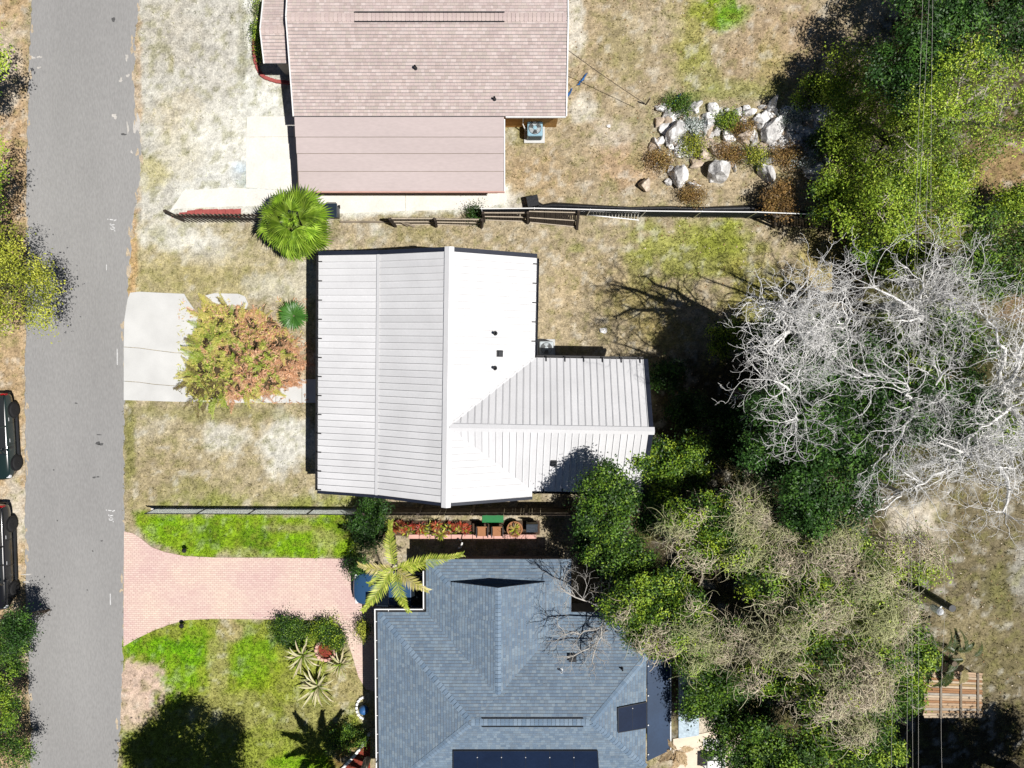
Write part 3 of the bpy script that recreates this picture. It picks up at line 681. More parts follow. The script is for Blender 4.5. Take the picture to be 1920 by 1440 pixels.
def strap(pos, pl):
    m_ = MB(); m_.obox(pos + pl.t * .06 + pl.n * .05, pl.t * .14, pl.u * .025, pl.n * .012); m_.build('gutter_strap', 'black', wr)
y = YT - .3
while y > YB: strap(Wr(XL, y, ZL), planes['low']); y -= .912
y = YT - .28
while y > WT + .3: strap(Wr(XE, y, ZE), planes['ra']); y -= .905
x = XE + .55
while x < WX: strap(Wr(x, WT, ZE), planes['wn']); strap(Wr(x, WB, ZE), planes['ws']); x += .885
# vents
def on(pl, px, py):
    """Where the sight line of a photograph point meets a roof slope."""
    a = Vector((0, 0, CAM_H)); d = P(px, py, 0) - a; t = (pl.o - a).dot(pl.n) / d.dot(pl.n); return a + d * t
for px, py in ((928.5, 625), (928, 690)):
    c = on(planes['ra'], px, py); m_ = MB(); m_.lathe(c, [(.11, -.03), (.11, .05), (.07, .09), (.07, .34), (.055, .34), (.055, .2)], 14); m_.build('vent_pipe', 'ink', wr, smooth=False)
for pl, px, py in ((planes['ra'], 936, 663), (planes['ws'], 1038, 867)):
    c = on(pl, px, py); e = empty('roof_vent', c, parent=wr)
    e_par = wr
    m_ = MB(); m_.obox(c + pl.n * .06, pl.u * .15, pl.t * .15, pl.n * .05); m_.obox(c + pl.n * .15, pl.u * .11, pl.t * .11, pl.n * .04); bpy.data.objects.remove(e); m_.build('roof_vent', 'ink', wr, bevel=.01)
# walls
wl = MB()
def Wb(x0, y0, x1, y1, z1): wl.prism([Wr(x0, y0, 0).to_tuple()[:2], Wr(x1, y0, 0).to_tuple()[:2], Wr(x1, y1, 0).to_tuple()[:2], Wr(x0, y1, 0).to_tuple()[:2]], 0, z1)
Wb(XL + .5, YT - .3, XE - .45, YB + .3, 2.42); wl.build('wall', 'wall_white', wh)
wl = MB(); Wb(XE - .44, WT - .45, WX - .35, WB + .45, 3.1); wl.build('wall', 'wall_white', wh)
for yy in (YT - .32, YB + .2):
    m_ = MB(); m_.slab3([Wr(x, yy, z) for x, z in ((XL + .5, 2.43), (XE - .45, 2.43), (XE - .45, ZE + .05), (XR, ZR - .25), (XB, ZB - .22), (XL + .5, ZL - .02))], Nn * -1, .12); m_.build('gable_wall', 'wall_white', wh)
m_ = MB(); m_.slab3([Wr(WX - .4, y, z) for y, z in ((WB + .4, 3.11), (WT - .4, 3.11), (WT - .4, ZE + .05), (WY, ZR - .25), (WB + .4, ZE + .05))], Ee, .1); m_.build('gable_wall', 'wall_white', wh)

# ---------------------------------------------------------------- the pinkish shingled house at the top
th_ = empty('shingled_house', (-4, 14, 0), 'low house with dusty pink shingle roof and flat addition', 'house')
tr = empty('roof', (-4, 15, 3.5), parent=th_)
TX0, TX1, TYR, TZR, TYE, TZE = -10.36, 2.56, 15.22, 3.5, 11.02, 2.6
TYN = 2 * TYR - TYE
pk = [L(214, 196, 190, .72), L(210, 191, 187, .72), L(218, 200, 195, .72), L(205, 187, 181, .72), L(222, 206, 201, .72), L(209, 194, 186, .72)]
ps = Plane([(TX0, TYE, TZE), (TX1, TYE, TZE), (TX1, TYR, TZR), (TX0, TYR, TZR)]); pn = Plane([(TX0, TYN, TZE), (TX1, TYN, TZE), (TX1, TYR, TZR), (TX0, TYR, TZR)])
deck(tr, (ps, pn)); m_ = MB(); shingles(m_, ps, pk); shingles(m_, pn, pk); tag(m_.build('shingles', 'shingle', tr), kind='stuff')
caps(tr, (TX0, TYR, TZR), (TX1, TYR, TZR), ps, pn, pk, .195, .2)
c0, c1 = P(664, 32, 3.6), P(946, 32, 3.6)
for s in (-1, 1):
    m_ = MB(); m_.beam((c0.x, TYR + s * .21, 3.535), (c1.x, TYR + s * .21, 3.535), .035, .05); m_.build('ridge_vent_strip', 'ink', tr)
for px, py, r_ in ((779, 128, .06), (927, 186, .05)):
    c = on(ps, px, py); m_ = MB(); m_.lathe(c, [(.1, -.02), (.09, .03), (r_, .06), (r_, .28), (r_ * .8, .28), (r_ * .8, .15)], 12); m_.build('vent_pipe', 'ink', tr)
m_ = MB(); m_.beam((TX1 + .03, TYE, TZE), (TX1 + .03, TYR, TZR), .06, .14); m_.beam((TX1 + .03, TYR, TZR), (TX1 + .03, TYN, TZE), .06, .14); m_.build('rake_board', 'white_paint', tr)
m_ = MB(); m_.beam((TX0 - .03, TYE, TZE), (TX0 - .03, TYR, TZR), .05, .14); m_.beam((TX0 - .03, TYR, TZR), (TX0 - .03, TYN, TZE), .05, .14); m_.build('rake_board', 'white_paint', tr)
m_ = MB(); m_.beam((-.30, TYE - .035, TZE - .03), (TX1, TYE - .035, TZE - .03), .05, .12); m_.build('fascia', 'white_paint', tr)
# flat addition of rolled roofing
fr = empty('flat_roof', (-5, 9, 2.4), parent=th_)
ya, yb = TYE - .02, 7.58; za, zb = 2.57, 2.2; cuts = [0, .27, .49, .73, 1]
for i in range(4):
    t0, t1 = cuts[i], cuts[i + 1] - .006
    f_ = lambda t, x: Vector((x, ya + (yb - ya) * t, za + (zb - za) * t - .012 * i))
    x0 = TX0 + .02 * i; q = [f_(t0, x0), f_(t0, -.38), f_(t1, -.38), f_(t1, x0)]
    pl = Plane(q); m_ = MB(); m_.slab3(q[::-1] if True else q, pl.n, .012); m_.build('roofing_roll', 'membrane', fr)
q = [(TX0 + .02, ya, za - .06), (-.39, ya, za - .06), (-.39, yb + .01, zb - .06), (TX0 + .02, yb + .01, zb - .06)]; pl = Plane(q); m_ = MB(); m_.slab3([p - pl.n * .14 for p in pl.p], pl.n, .15); m_.build('deck', 'wood_grey', fr)
m_ = MB(); m_.beam((TX0, yb - .03, zb - .05), (-.36, yb - .03, zb - .05), .05, .16); m_.build('fascia', 'pink', fr)
m_ = MB(); m_.beam((-.355, yb, zb - .045), (-.355, ya - .1, za - .045), .05, .14); m_.build('fascia', 'white_paint', fr)
for x0, y0, x1, y1, z1, mt in ((TX0 + .35, 11.3, TX1 - .3, TYN - .3, 2.44, 'wall_tan'), (TX0 + .5, 7.95, -.75, 11.29, 2.0, 'wall_tan')):
    m_ = MB(); m_.prism([(x0, y0), (x1, y0), (x1, y1), (x0, y1)], 0, z1); m_.build('wall', mt, th_)
for x0 in (TX0 + .33, TX1 - .42):
    m_ = MB(); m_.slab3([(x0, 11.3, 2.45), (x0, TYN - .3, 2.45), (x0, TYR, 3.3)], (1, 0, 0), .1); m_.build('gable_wall', 'wall_tan', th_)
# porch gable
pr = empty('porch_roof', (-11.2, 15, 2.9), parent=th_)
q0, q1, qy, qz, qe, qze = -11.78, -10.53, 14.93, 2.86, 13.56, 2.4
pa = Plane([(q0, qe, qze), (q1, qe, qze), (q1, qy, qz), (q0, qy, qz)]); pb = Plane([(q0, 2 * qy - qe + 1, qze - .3), (q1, 2 * qy - qe + 1, qze - .3), (q1, qy, qz), (q0, qy, qz)])
deck(pr, (pa, pb)); m_ = MB(); shingles(m_, pa, pk); shingles(m_, pb, pk); tag(m_.build('shingles', 'shingle', pr), kind='stuff')
caps(pr, (q0, qy, qz), (q1, qy, qz), pa, pb, pk, .195, .17)
m_ = MB(); m_.beam((q0 - .03, qe, qze), (q0 - .03, qy, qz), .05, .14); m_.beam((q0 - .03, qy, qz), (q0 - .03, qy + 2.3, qze - .25), .05, .14); m_.build('rake_board', 'white_paint', pr)
m_ = MB(); m_.prism([(q0 + .3, 13.85), (-10.0, 13.85), (-10.0, 18), (q0 + .3, 18)], 0, 2.3); m_.build('wall', 'wall_grey', th_)

# ---------------------------------------------------------------- the blue-grey shingled house at the bottom
bh = empty('blue_house', (0, -17, 0), 'house with slate blue shingle hip roof, dark vent gable and white gutters', 'house')
br_ = empty('roof', (0, -17, 4.3), parent=bh)
S_ = .363
bl = [L(118, 137, 156, .78), L(114, 133, 153, .78), L(123, 142, 160, .78), L(110, 129, 149, .78), L(129, 147, 163, .78), L(119, 135, 151, .78), L(132, 148, 162, .78)]
X0, YN, RY, RZ, RX0, RX1 = -6.64, -12.97, -17.66, 4.3, -1.93, 3.77
EX, EZ = 6.52, 3.3; GX0, GX1, GXR, GZ, GYT = -4.24, 2.92, -.66, 3.9, -10.33
YS = 2 * RY - YN
gb = 3.07; gd = (gb - 2.6) / S_          # hip below the vent gable
yj = RY + (RZ - GZ) / S_                 # where the gable ridge meets the main slope
F = dict(
    left=Plane([(X0, YN, 2.6), (X0, YS, 2.6), (RX0, RY, RZ)]),
    n0=Plane([(X0, YN, 2.6), (GX0, YN, 2.6), (GXR, yj, GZ), (RX0, RY, RZ)]),
    n1=Plane([(GXR, yj, GZ), (GX1, YN, 2.6), (EX, YN, 2.6), (EX, RY + (EX - RX1), EZ), (RX1, RY, RZ), (RX0, RY, RZ)]),
    east=Plane([(RX1, RY, RZ), (EX, RY + (EX - RX1), EZ), (EX, RY - (EX - RX1), EZ)]),
    south=Plane([(X0, YS, 2.6), (EX, YS, 2.6), (EX, RY - (EX - RX1), EZ), (RX1, RY, RZ), (RX0, RY, RZ)]),
    gw=Plane([(GX0, GYT, 2.6), (GX0 + gd, GYT - gd, gb), (GX0 + gd, GYT - gd + .3, gb), (GXR, GYT - gd + .3, GZ), (GXR, yj, GZ), (GX0, YN, 2.6)]),
    ge=Plane([(GX1, GYT, 2.6), (GX1, YN, 2.6), (GXR, yj, GZ), (GXR, GYT - gd + .3, GZ), (GX1 - gd, GYT - gd + .3, gb), (GX1 - gd, GYT - gd, gb)]),
    gn=Plane([(GX0, GYT, 2.6), (GX1, GYT, 2.6), (GX1 - gd, GYT - gd, gb), (GX0 + gd, GYT - gd, gb)]))
# shingle clipping wants convex slopes: the two vent-gable slopes are split at the hip
G2 = dict(gw_a=Plane([(GX0, GYT, 2.6), (GX0 + gd, GYT - gd, gb), (GX0 + gd, YN, gb), (GX0, YN, 2.6)]),
          gw_b=Plane([(GX0 + gd, GYT - gd + .3, gb), (GXR, GYT - gd + .3, GZ), (GXR, YN, GZ), (GX0 + gd, YN, gb)]),
          gw_c=Plane([(GX0, YN, 2.6), (GXR, YN, GZ), (GXR, yj, GZ)]),
          ge_a=Plane([(GX1, GYT, 2.6), (GX1, YN, 2.6), (GX1 - gd, YN, gb), (GX1 - gd, GYT - gd, gb)]),
          ge_b=Plane([(GXR, GYT - gd + .3, GZ), (GX1 - gd, GYT - gd + .3, gb), (GX1 - gd, YN, gb), (GXR, YN, GZ)]),
          ge_c=Plane([(GX1, YN, 2.6), (GXR, yj, GZ), (GXR, YN, GZ)]),
          n1_a=Plane([(GXR, yj, GZ), (GX1, YN, 2.6), (EX, YN, 2.6), (EX, RY + (EX - RX1), EZ)]),
          n1_b=Plane([(RX0, RY, RZ), (GXR, yj, GZ), (EX, RY + (EX - RX1), EZ), (RX1, RY, RZ)]))
deck(br_, [F[k] for k in ('left', 'n0', 'east', 'south', 'gn')] + list(G2.values()), .1)
m_ = MB()
for k in ('left', 'n0', 'east', 'south', 'gn'): shingles(m_, F[k], bl)
for k in G2: shingles(m_, G2[k], bl)
tag(m_.build('shingles', 'shingle', br_), kind='stuff')
bc = [L(124, 144, 165, .78), L(134, 153, 172, .78), L(114, 135, 157, .78)]
caps(br_, (X0 + .1, YN - .1, 2.63), (RX0, RY, RZ), F['left'], F['n0'], bc, .2, .15, 'hip_cap')
caps(br_, (X0 + .1, YS + .1, 2.63), (RX0, RY, RZ), F['left'], F['south'], bc, .2, .15, 'hip_cap')
caps(br_, (EX, RY + (EX - RX1), EZ), (RX1, RY, RZ), F['east'], F['n1'], bc, .2, .15, 'hip_cap')
caps(br_, (EX, RY - (EX - RX1), EZ), (RX1, RY, RZ), F['east'], F['south'], bc, .2, .15, 'hip_cap')
caps(br_, (RX0, RY, RZ), (RX1, RY, RZ), F['n1'], F['south'], bc, .2, .17)
caps(br_, (GXR, GYT - gd + .3, GZ), (GXR, yj, GZ), F['gw'], F['ge'], bc, .2, .15)
caps(br_, (GX0 + .1, GYT - .1, 2.63), (GX0 + gd, GYT - gd, gb), F['gw'], F['gn'], bc, .2, .13, 'hip_cap')
for s in (-1, 1):
    m_ = MB(); m_.beam((RX0 + .5, RY + s * .2, RZ - .02), (RX1 - .4, RY + s * .2, RZ - .02), .03, .06); m_.build('ridge_vent_strip', 'ink', br_)
m_ = MB(); m_.slab3([(GX0 + gd + .06, GYT - gd - .02, gb), (GX1 - gd - .06, GYT - gd - .02, gb), (GXR, GYT - gd - .02, GZ - .06)], (0, -1, 0), .05); m_.build('vent_gable', 'black', br_)
for i in range(5):
    z = gb + .1 + i * .13; hw = (GZ - .06 - z) / S_ * .92; m_ = MB(); m_.box(GXR, GYT - gd + .0, z, 2 * hw, .05, .05); m_.build('louvre', 'black', br_)
# gutters
def wgut(a, b, out):
    o = Vector(out); a, b = Vector(a), Vector(b)
    m_ = MB(); m_.beam(a + o * .12 - UP * .05, b + o * .12 - UP * .05, .05, .13); m_.build('gutter', 'white_paint', br_)
    m_ = MB(); m_.beam(a + o * .055 - UP * .09, b + o * .055 - UP * .09, .075, .03); m_.build('gutter_trough', 'ink', br_)
wgut((X0, YN + .14, 2.6), (X0, YS, 2.6), (-1, 0, 0)); wgut((X0 - .09, YN, 2.6), (GX0 - .09, YN, 2.6), (0, 1, 0)); wgut((GX0, YN + .09, 2.6), (GX0, GYT - .6, 2.6), (-1, 0, 0))
m_ = MB()
for i in range(9): m_.box(X0 - .07, YN - .5 - i * .95, 2.585, .1, .03, .02)
for i in range(2): m_.box(GX0 - .9 - i * .95, YN + .07, 2.585, .03, .1, .02)
m_.build('gutter_hangers', 'white_paint', br_)
# vents
pl = F['n1']; c = on(pl, 1073, 1233); m_ = MB(); m_.obox(c + pl.n * .07, pl.u * .17, pl.t * .14, pl.n * .06); m_.obox(c + pl.n * .15 + pl.t * .02, pl.u * .19, pl.t * .17, pl.n * .015); m_.build('roof_vent', 'ink', br_, bevel=.01)
c = on(pl, 1052, 1256); m_ = MB(); m_.lathe(c, [(.1, -.02), (.09, .03), (.05, .06), (.05, .3), (.04, .3), (.04, .2)], 12); m_.build('vent_pipe', 'lens', br_)
c = on(pl, 1166, 1253); m_ = MB(); m_.lathe(c, [(.08, -.02), (.07, .03), (.04, .06), (.04, .24), (.03, .24), (.03, .15)], 12); m_.build('vent_pipe', 'ink', br_)
# walls
for x0, y0, x1, y1, z1 in ((X0 + .5, YS + .5, EX - .4, YN - .5, 2.46), (GX0 + .45, YN - .49, GX1 - .45, GYT - .6, 2.46)):
    m_ = MB(); m_.prism([(x0, y0), (x1, y0), (x1, y1), (x0, y1)], 0, z1); m_.build('wall', 'wall_grey', bh)
# solar mats, each a thing lying on the roof
def solar(label, corners, pl, cells):
    pts = [on(pl, *c) for c in corners]; c = sum(pts, Vector()) / 4
    e = empty('solar_panel', c, label, 'solar panel', 'solar panels on the blue roof'); n = pl.n
    m_ = MB(); m_.slab3([p + n * .05 for p in pts], n, .035); m_.build('panel', 'solar', e)
    m_ = MB()
    for i in range(4): m_.beam(pts[i] + n * .075, pts[(i + 1) % 4] + n * .075, .035, .03, n)
    m_.build('frame', 'ink', e)
    for i in range(1, cells):
        t = i / cells; a = pts[0].lerp(pts[1], t) + n * .088; b = pts[3].lerp(pts[2], t) + n * .088
        m_ = MB(); m_.beam(a, b, .012, .006, n); m_.build('seam', 'ink', e)
        m_ = MB(); m_.lathe(a.lerp(b, .12), [(.028, 0), (.028, .03), (.01, .04)], 8); m_.build('clip', 'rim', e)
solar('wide dark blue solar mat on the lower roof slope', [(850, 1405), (1120, 1405), (1126, 1500), (850, 1500)], F['south'], 6)
solar('small square solar mat beside the right roof eave', [(1157, 1326), (1211, 1315), (1211, 1363), (1158, 1372)], F['east'], 2)
pt = empty('patio_roof', P(1234, 1330, 2.7), 'dark blue metal patio roof along the right eave', 'patio roof')
a0, a1, a2, a3 = P(1213, 1236, 2.95), P(1257, 1236, 2.6), P(1257, 1405, 2.6), P(1213, 1426, 2.95)
m_ = MB(); pl = Plane([a0, a1, a2, a3]); m_.slab3(pl.p[::-1], pl.n, .05); m_.build('roof_sheet', 'patio_roof', pt)
m_ = MB(); m_.beam(a1 + UP * .02, a2 + UP * .02, .06, .12); m_.build('fascia', 'galv', pt)
for i in range(4):
    c = a0.lerp(a3, .06 + i * .29) + Vector((.05, 0, .07)); m_ = MB(); m_.lathe(c, [(.035, 0), (.035, .03), (.012, .04)], 8); m_.build('bolt', 'lens', pt)
for i in range(3):
    c = a1.lerp(a2, .05 + i * .45); m_ = MB(); m_.box(c.x - .06, c.y, 1.28, .09, .09, 2.56); m_.build('post', 'white_paint', pt)
# ================================================================ TREES AND PLANTS
def grow(p, d, ln, rad, depth, out, rng, spread=.7, kids=(3, 4), shrink=.68, wob=.25, lift=.1, maxd=5):
    """Branch polylines of five points, added to out as (points, radii)."""
    pts = [p]; q = p.copy(); v = d.copy()
    for i in range(4):
        v = nrm(v + rng.normal(0, wob, 3) * np.array([1, 1, .6]) + np.array([0, 0, lift * .3])); q = q + v * ln / 4; pts.append(q)
    r1 = max(rad * .62, .0055) if depth < maxd else max(rad * .35, .004)
    out.append((np.array(pts), np.linspace(rad, r1, 5), depth))
    if depth >= maxd: return
    k = rng.integers(kids[0], kids[1] + 1)
    for i in range(k):
        s = 4 if i == 0 else rng.integers(1, 5)
        base = pts[s]; dv = pts[s] - pts[s - 1]; dv = nrm(dv)
        sd_ = rng.normal(0, 1, 3); sd_ -= dv * sd_.dot(dv); sd_ = nrm(sd_) * np.array([1, 1, .55])
        amt = spread * rng.uniform(.5, 1.2) * (.45 if i == 0 else 1)
        grow(base, nrm(dv + sd_ * amt + np.array([0, 0, lift])), ln * shrink * rng.uniform(.75, 1.2), rad * (.62 if i == 0 else .5), depth + 1, out, rng, spread, kids, shrink, wob, lift, maxd)
def branch_mesh(name, br, parent, material, n=5):
    Pp = np.array([b[0] for b in br]); Rr = np.array([b[1] for b in br])
    V, F_ = tubes(Pp, Rr, n)
    return npmesh(name, V, F_, None, material, parent, True)
def lobes_of(c, rx, ry, rz, k, rng, fill=.62):
    """Uneven clumps that make up a crown."""
    out = [(np.array(c, float), np.array([rx, ry, rz]) * .5)]
    for i in range(k):
        a = 2 * PI * (i + rng.uniform(-.3, .3)) / k; rr = rng.uniform(.5, .92)
        q = np.array(c) + np.array([math.cos(a) * rx * rr, math.sin(a) * ry * rr, rng.uniform(-.35, .4) * rz])
        s = rng.uniform(.22, .44); out.append((q, np.array([rx, ry, rz * 1.1]) * s))
    return out
def crown_points(lobes, n, rng, clump=.28, per=26, shell=.72):
    """Leaf places gathered in small sprays on and inside the lobes."""
    wts = np.array([l[1].prod() ** .67 for l in lobes]); wts /= wts.sum()
    m = max(8, n // per); li = rng.choice(len(lobes), m, p=wts)
    d = nrm(rng.normal(size=(m, 3))); d[:, 2] = np.where(d[:, 2] < -.3, -d[:, 2] * .6, d[:, 2])
    r = rng.uniform(shell, 1.1, m)[:, None]
    cc = np.array([l[0] for l in lobes])[li]; rr = np.array([l[1] for l in lobes])[li]
    C0 = cc + d * rr * r
    C = np.repeat(C0, per, 0) + rng.normal(0, clump, (m * per, 3)) * np.array([1, 1, .6])
    Nn_ = np.repeat(d + rng.normal(0, .35, d.shape), per, 0) * .8 + rng.normal(0, .48, (m * per, 3)) + np.array([0, 0, .45])
    hue = np.repeat(rng.random(m), per)
    return C, Nn_, hue
def pal(h, cols, rng, jit=.13):
    cols = np.array(cols); x = np.clip(h, 0, .999) * (len(cols) - 1); i = x.astype(int); f = (x - i)[:, None]
    c = cols[i] * (1 - f) + cols[np.minimum(i + 1, len(cols) - 1)] * f
    return c * 1.15 * (1 + rng.uniform(-jit, jit, len(h)))[:, None]
GREENS = dict(          # dark clumps to bright clumps
    olive=[(.04, .08, .009), (.13, .22, .015), (.27, .39, .03), (.43, .53, .06)],
    yellow=[(.05, .07, .01), (.18, .21, .02), (.36, .40, .04), (.54, .54, .08)],
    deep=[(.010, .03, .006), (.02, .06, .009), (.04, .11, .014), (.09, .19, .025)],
    mid=[(.012, .035, .006), (.035, .085, .01), (.09, .18, .017), (.22, .34, .035)],
    fresh=[(.018, .05, .007), (.06, .13, .012), (.16, .27, .02), (.36, .46, .04)],
    dryb=[(.08, .05, .02), (.20, .12, .04), (.34, .20, .07), (.38, .28, .08)],
    silver=[(.10, .14, .10), (.34, .40, .36), (.56, .60, .58), (.66, .68, .68)],
    redleaf=[(.26, .03, .018), (.42, .06, .03), (.18, .05, .02), (.36, .11, .04)])
def leafy(name, label, cat, px, py, zc, rx, ry, rz, n, green, seed, size=.085, group=None, lob=6, trunk=None, bark='bark', asp=.5, clump=.17, shell=.72, limb=True, twigs=0, per=46, inner=True):
    rng = np.random.default_rng(seed); n = int(n * 1.75); size *= .74
    c = P(px, py, zc); b = trunk if trunk else (c.x, c.y)
    e = empty(name, (b[0], b[1], 0), label, cat, group)
    if green in ('olive', 'yellow') and limb: inner = False; clump = .25; n = int(n * .85)
    lobes = lobes_of((c.x, c.y, zc), rx, ry, rz, lob, rng)
    out = []
    base = np.array([b[0], b[1], -.05]); top = np.array([c.x, c.y, zc - rz * .35])
    tr_r = .05 + .035 * zc if limb else .04
    mid = base * .5 + top * .5 + rng.normal(0, .15, 3) * np.array([1, 1, 0])
    out.append((np.array([base, base * .75 + mid * .25, mid, mid * .4 + top * .6, top]), np.array([tr_r * 1.25, tr_r, tr_r * .85, tr_r * .7, tr_r * .5]), 0))
    for q, s in lobes[1:]:
        st = base * .35 + top * .65 if limb else base
        pts = [st + (q - st) * t + rng.normal(0, .12, 3) * (t * (1 - t) * 4) for t in np.linspace(0, 1, 5)]
        out.append((np.array(pts), np.linspace(tr_r * .5, tr_r * .12, 5), 1))
    branch_mesh('trunk', out, e, bark)
    if twigs:
        tw = []
        for k in range(twigs):
            q, s = lobes[rng.integers(len(lobes))]; d = nrm(rng.normal(size=3)); d[2] = abs(d[2]); st = q + d * s * .25
            grow(st, nrm(d * np.array([1, 1, .7])), s.mean() * rng.uniform(.55, .95), .035, 3, tw, rng, .8, (2, 4), .6, .3, .05, 5)
        tag(branch_mesh('twigs', tw, e, 'bark_pale', 4), kind='stuff')
    C, Nn_, h = crown_points(lobes, n, rng, clump, per, shell)
    cl0 = pal(h, GREENS[green], rng)
    if inner:  # inner leaves coloured darker, painting shade into the crown
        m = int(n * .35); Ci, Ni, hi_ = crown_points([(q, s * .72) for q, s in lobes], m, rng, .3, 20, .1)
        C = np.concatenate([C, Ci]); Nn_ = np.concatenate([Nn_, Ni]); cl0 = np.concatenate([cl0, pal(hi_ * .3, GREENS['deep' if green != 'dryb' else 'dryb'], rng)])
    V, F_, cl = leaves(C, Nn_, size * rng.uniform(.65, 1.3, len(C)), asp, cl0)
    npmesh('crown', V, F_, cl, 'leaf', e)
    return e, lobes
def vines(parent, lobes, n, rng, ln=(.45, 1.3), cols=((.62, .53, .40), (.72, .63, .49), (.46, .39, .28), (.60, .57, .38)), rad=.013, sel=.5, freq=3.2, seed=0):
    """Dry bare vine stems tangled over the upper side of a crown."""
    nz = Noise2(seed + 40); m = n * 3
    wts = np.array([l[1].prod() ** .67 for l in lobes]); wts /= wts.sum()
    li = rng.choice(len(lobes), m, p=wts); cc = np.array([l[0] for l in lobes])[li]; rr = np.array([l[1] for l in lobes])[li]
    d = nrm(rng.normal(size=(m, 3))); d[:, 2] = np.abs(d[:, 2]) * .9 + .12; d = nrm(d)
    p0 = cc + d * rr * 1.02
    nv_ = nz.fbm(p0[:, 0] * .6 + 9, p0[:, 1] * .6, 4); keep = rng.random(m) < sstep(sel - .09, sel + .09, nv_)
    cc, rr, d, p0 = cc[keep][:n], rr[keep][:n], d[keep][:n], p0[keep][:n]; n = len(p0)
    S = 7; path = np.zeros((n, S, 3)); zo = rng.normal(0, .13, n); path[:, 0] = p0 + np.stack([zo * 0, zo * 0, zo], -1)
    a = rng.uniform(0, 2 * PI, n); va = rng.normal(0, .55, n); L_ = rng.uniform(*ln, n) / (S - 1)
    for s in range(1, S):
        a = a + va + rng.normal(0, .25, n)
        q = path[:, s - 1] + np.stack([np.cos(a), np.sin(a), np.zeros(n)], -1) * L_[:, None]
        rel = (q - cc) / rr; hh = 1.04 - rel[:, 0] ** 2 - rel[:, 1] ** 2
        q[:, 2] = np.where(hh > 0, cc[:, 2] + rr[:, 2] * np.sqrt(np.maximum(hh, 0)) * 1.02, path[:, s - 1, 2] - L_ * .8) + rng.normal(0, .05, n) + .03 + zo
        path[:, s] = q
    rad_ = np.linspace(1, .5, S)[None] * rad * rng.uniform(.7, 1.4, n)[:, None]
    V, F_ = tubes(path, rad_, 3)
    c = np.array(cols)[rng.integers(0, len(cols), n)] * rng.uniform(.6, 1.25, n)[:, None]; gk = sstep(.5, .62, nz.fbm(p0[:, 0] * .8 + 50, p0[:, 1] * .8, 3))[:, None] * .75; c = c * (1 - gk) + np.array((.42, .46, .2)) * gk
    return tag(npmesh('vines', V, F_, np.repeat(c, S * 3, 0), 'vine', parent), kind='stuff')

# ---- bare grey trees behind the back yard (limbs reach out to measured tips)
def bare(label, base_px, tips, seed, zt=9., rad=.2, maxd=5, dens=(2, 4), bark='bark_grey', extra=0):
    rng = np.random.default_rng(seed); b = P(*base_px, 0)
    e = empty('bare_tree', b, label, 'tree', 'bare grey trees')
    fork = np.array([b.x, b.y, zt * .38]); trunk = []; out = []
    trunk.append((np.array([[b.x, b.y, -.05], [b.x + .05, b.y, zt * .1], [b.x - .04, b.y + .05, zt * .2], [b.x, b.y, zt * .3], fork]), np.linspace(rad * 1.4, rad, 5), 0))
    for (tx, ty, tz, tk) in tips:
        t = np.array(P(tx, ty, tz)); n = 5
        bend = rng.normal(0, .35, 3); pts = [fork + (t - fork) * s + bend * math.sin(s * PI) + np.array([0, 0, .9]) * math.sin(s * PI) for s in np.linspace(0, 1, 9)]
        pts = [p + rng.normal(0, .09, 3) * (0 < i < 8) for i, p in enumerate(pts)]
        rr = np.linspace(rad * .62 * tk, .03, 9)
        trunk.append((np.array(pts[:5]), rr[:5], 1)); trunk.append((np.array(pts[4:]), rr[4:], 1))
        for i in range(2, 9):
            dv = nrm(pts[min(i + 1, 8)] - pts[i - 1]); ln = np.linalg.norm(t - fork)
            for k in range(rng.integers(1, 4) if i < 8 else 4):
                sd_ = rng.normal(0, 1, 3); sd_ -= dv * sd_.dot(dv); sd_ = nrm(sd_) * np.array([1, 1, .6])
                grow(np.array(pts[i]), nrm(dv * .8 + sd_ * rng.uniform(.5, 1.1) + np.array([0, 0, .1])), ln * .2 * rng.uniform(.6, 1.15), rr[i] * .3 + .007, 2, out, rng, .9, dens, .62, .36, .06, maxd)
    branch_mesh('trunk', trunk, e, bark, 6); tag(branch_mesh('branches', out, e, bark, 4), kind='stuff')
    return e
bare('bare grey tree whose long limb reaches left over the back yard', (1415, 622), [(1450, 648, 10.5, 1.2), (1470, 565, 11, 1.1), (1530, 545, 10.5, 1.), (1540, 640, 10, 1.), (1600, 590, 11, .9)], 1, 10, .26)
bare('bare grey tree with twigs fanning over the dark shadow by the white roof', (1440, 725), [(1450, 714, 10, 1.1), (1490, 785, 10, 1.), (1500, 690, 10, .8), (1560, 640, 8.5, .8), (1590, 800, 8, .8)], 2, 8.5, .19)
bare('tall bare grey tree near the top right of the bare stand', (1630, 580), [(1640, 540, 9.5, 1.), (1730, 530, 10, 1.), (1810, 530, 9.5, 1.), (1780, 590, 9.5, .9), (1690, 600, 9, .8)], 3, 9.5, .2)
bare('bare grey tree in the middle of the bare stand', (1600, 720), [(1600, 690, 9, .9), (1700, 720, 10, 1.), (1780, 690, 10, 1.1), (1690, 820, 9.5, 1.), (1640, 870, 9, .9)], 4, 10, .21)
bare('bare grey tree at the right edge of the picture', (1760, 735), [(1920, 640, 10, 1.), (1850, 600, 10, .9), (1940, 720, 10, 1.1), (1840, 800, 9.5, .9), (1920, 840, 9.5, 1.)], 5, 10, .22)
bare('bare grey tree above the power lines at lower right', (1720, 800), [(1800, 880, 10, 1.1), (1880, 960, 9.5, 1.2), (1900, 880, 10, .9), (1760, 830, 9, .8), (1720, 910, 9, .8)], 6, 9.5, .22)
bare('small bare tree leaning from the vines over the blue roof', (1150, 1125), [(1060, 1190, 4.6, .9), (1075, 1230, 4.4, .9), (1060, 1110, 5, .8), (1110, 1240, 4.2, .7)], 7, 4.6, .07, 4, bark='bark_mid')
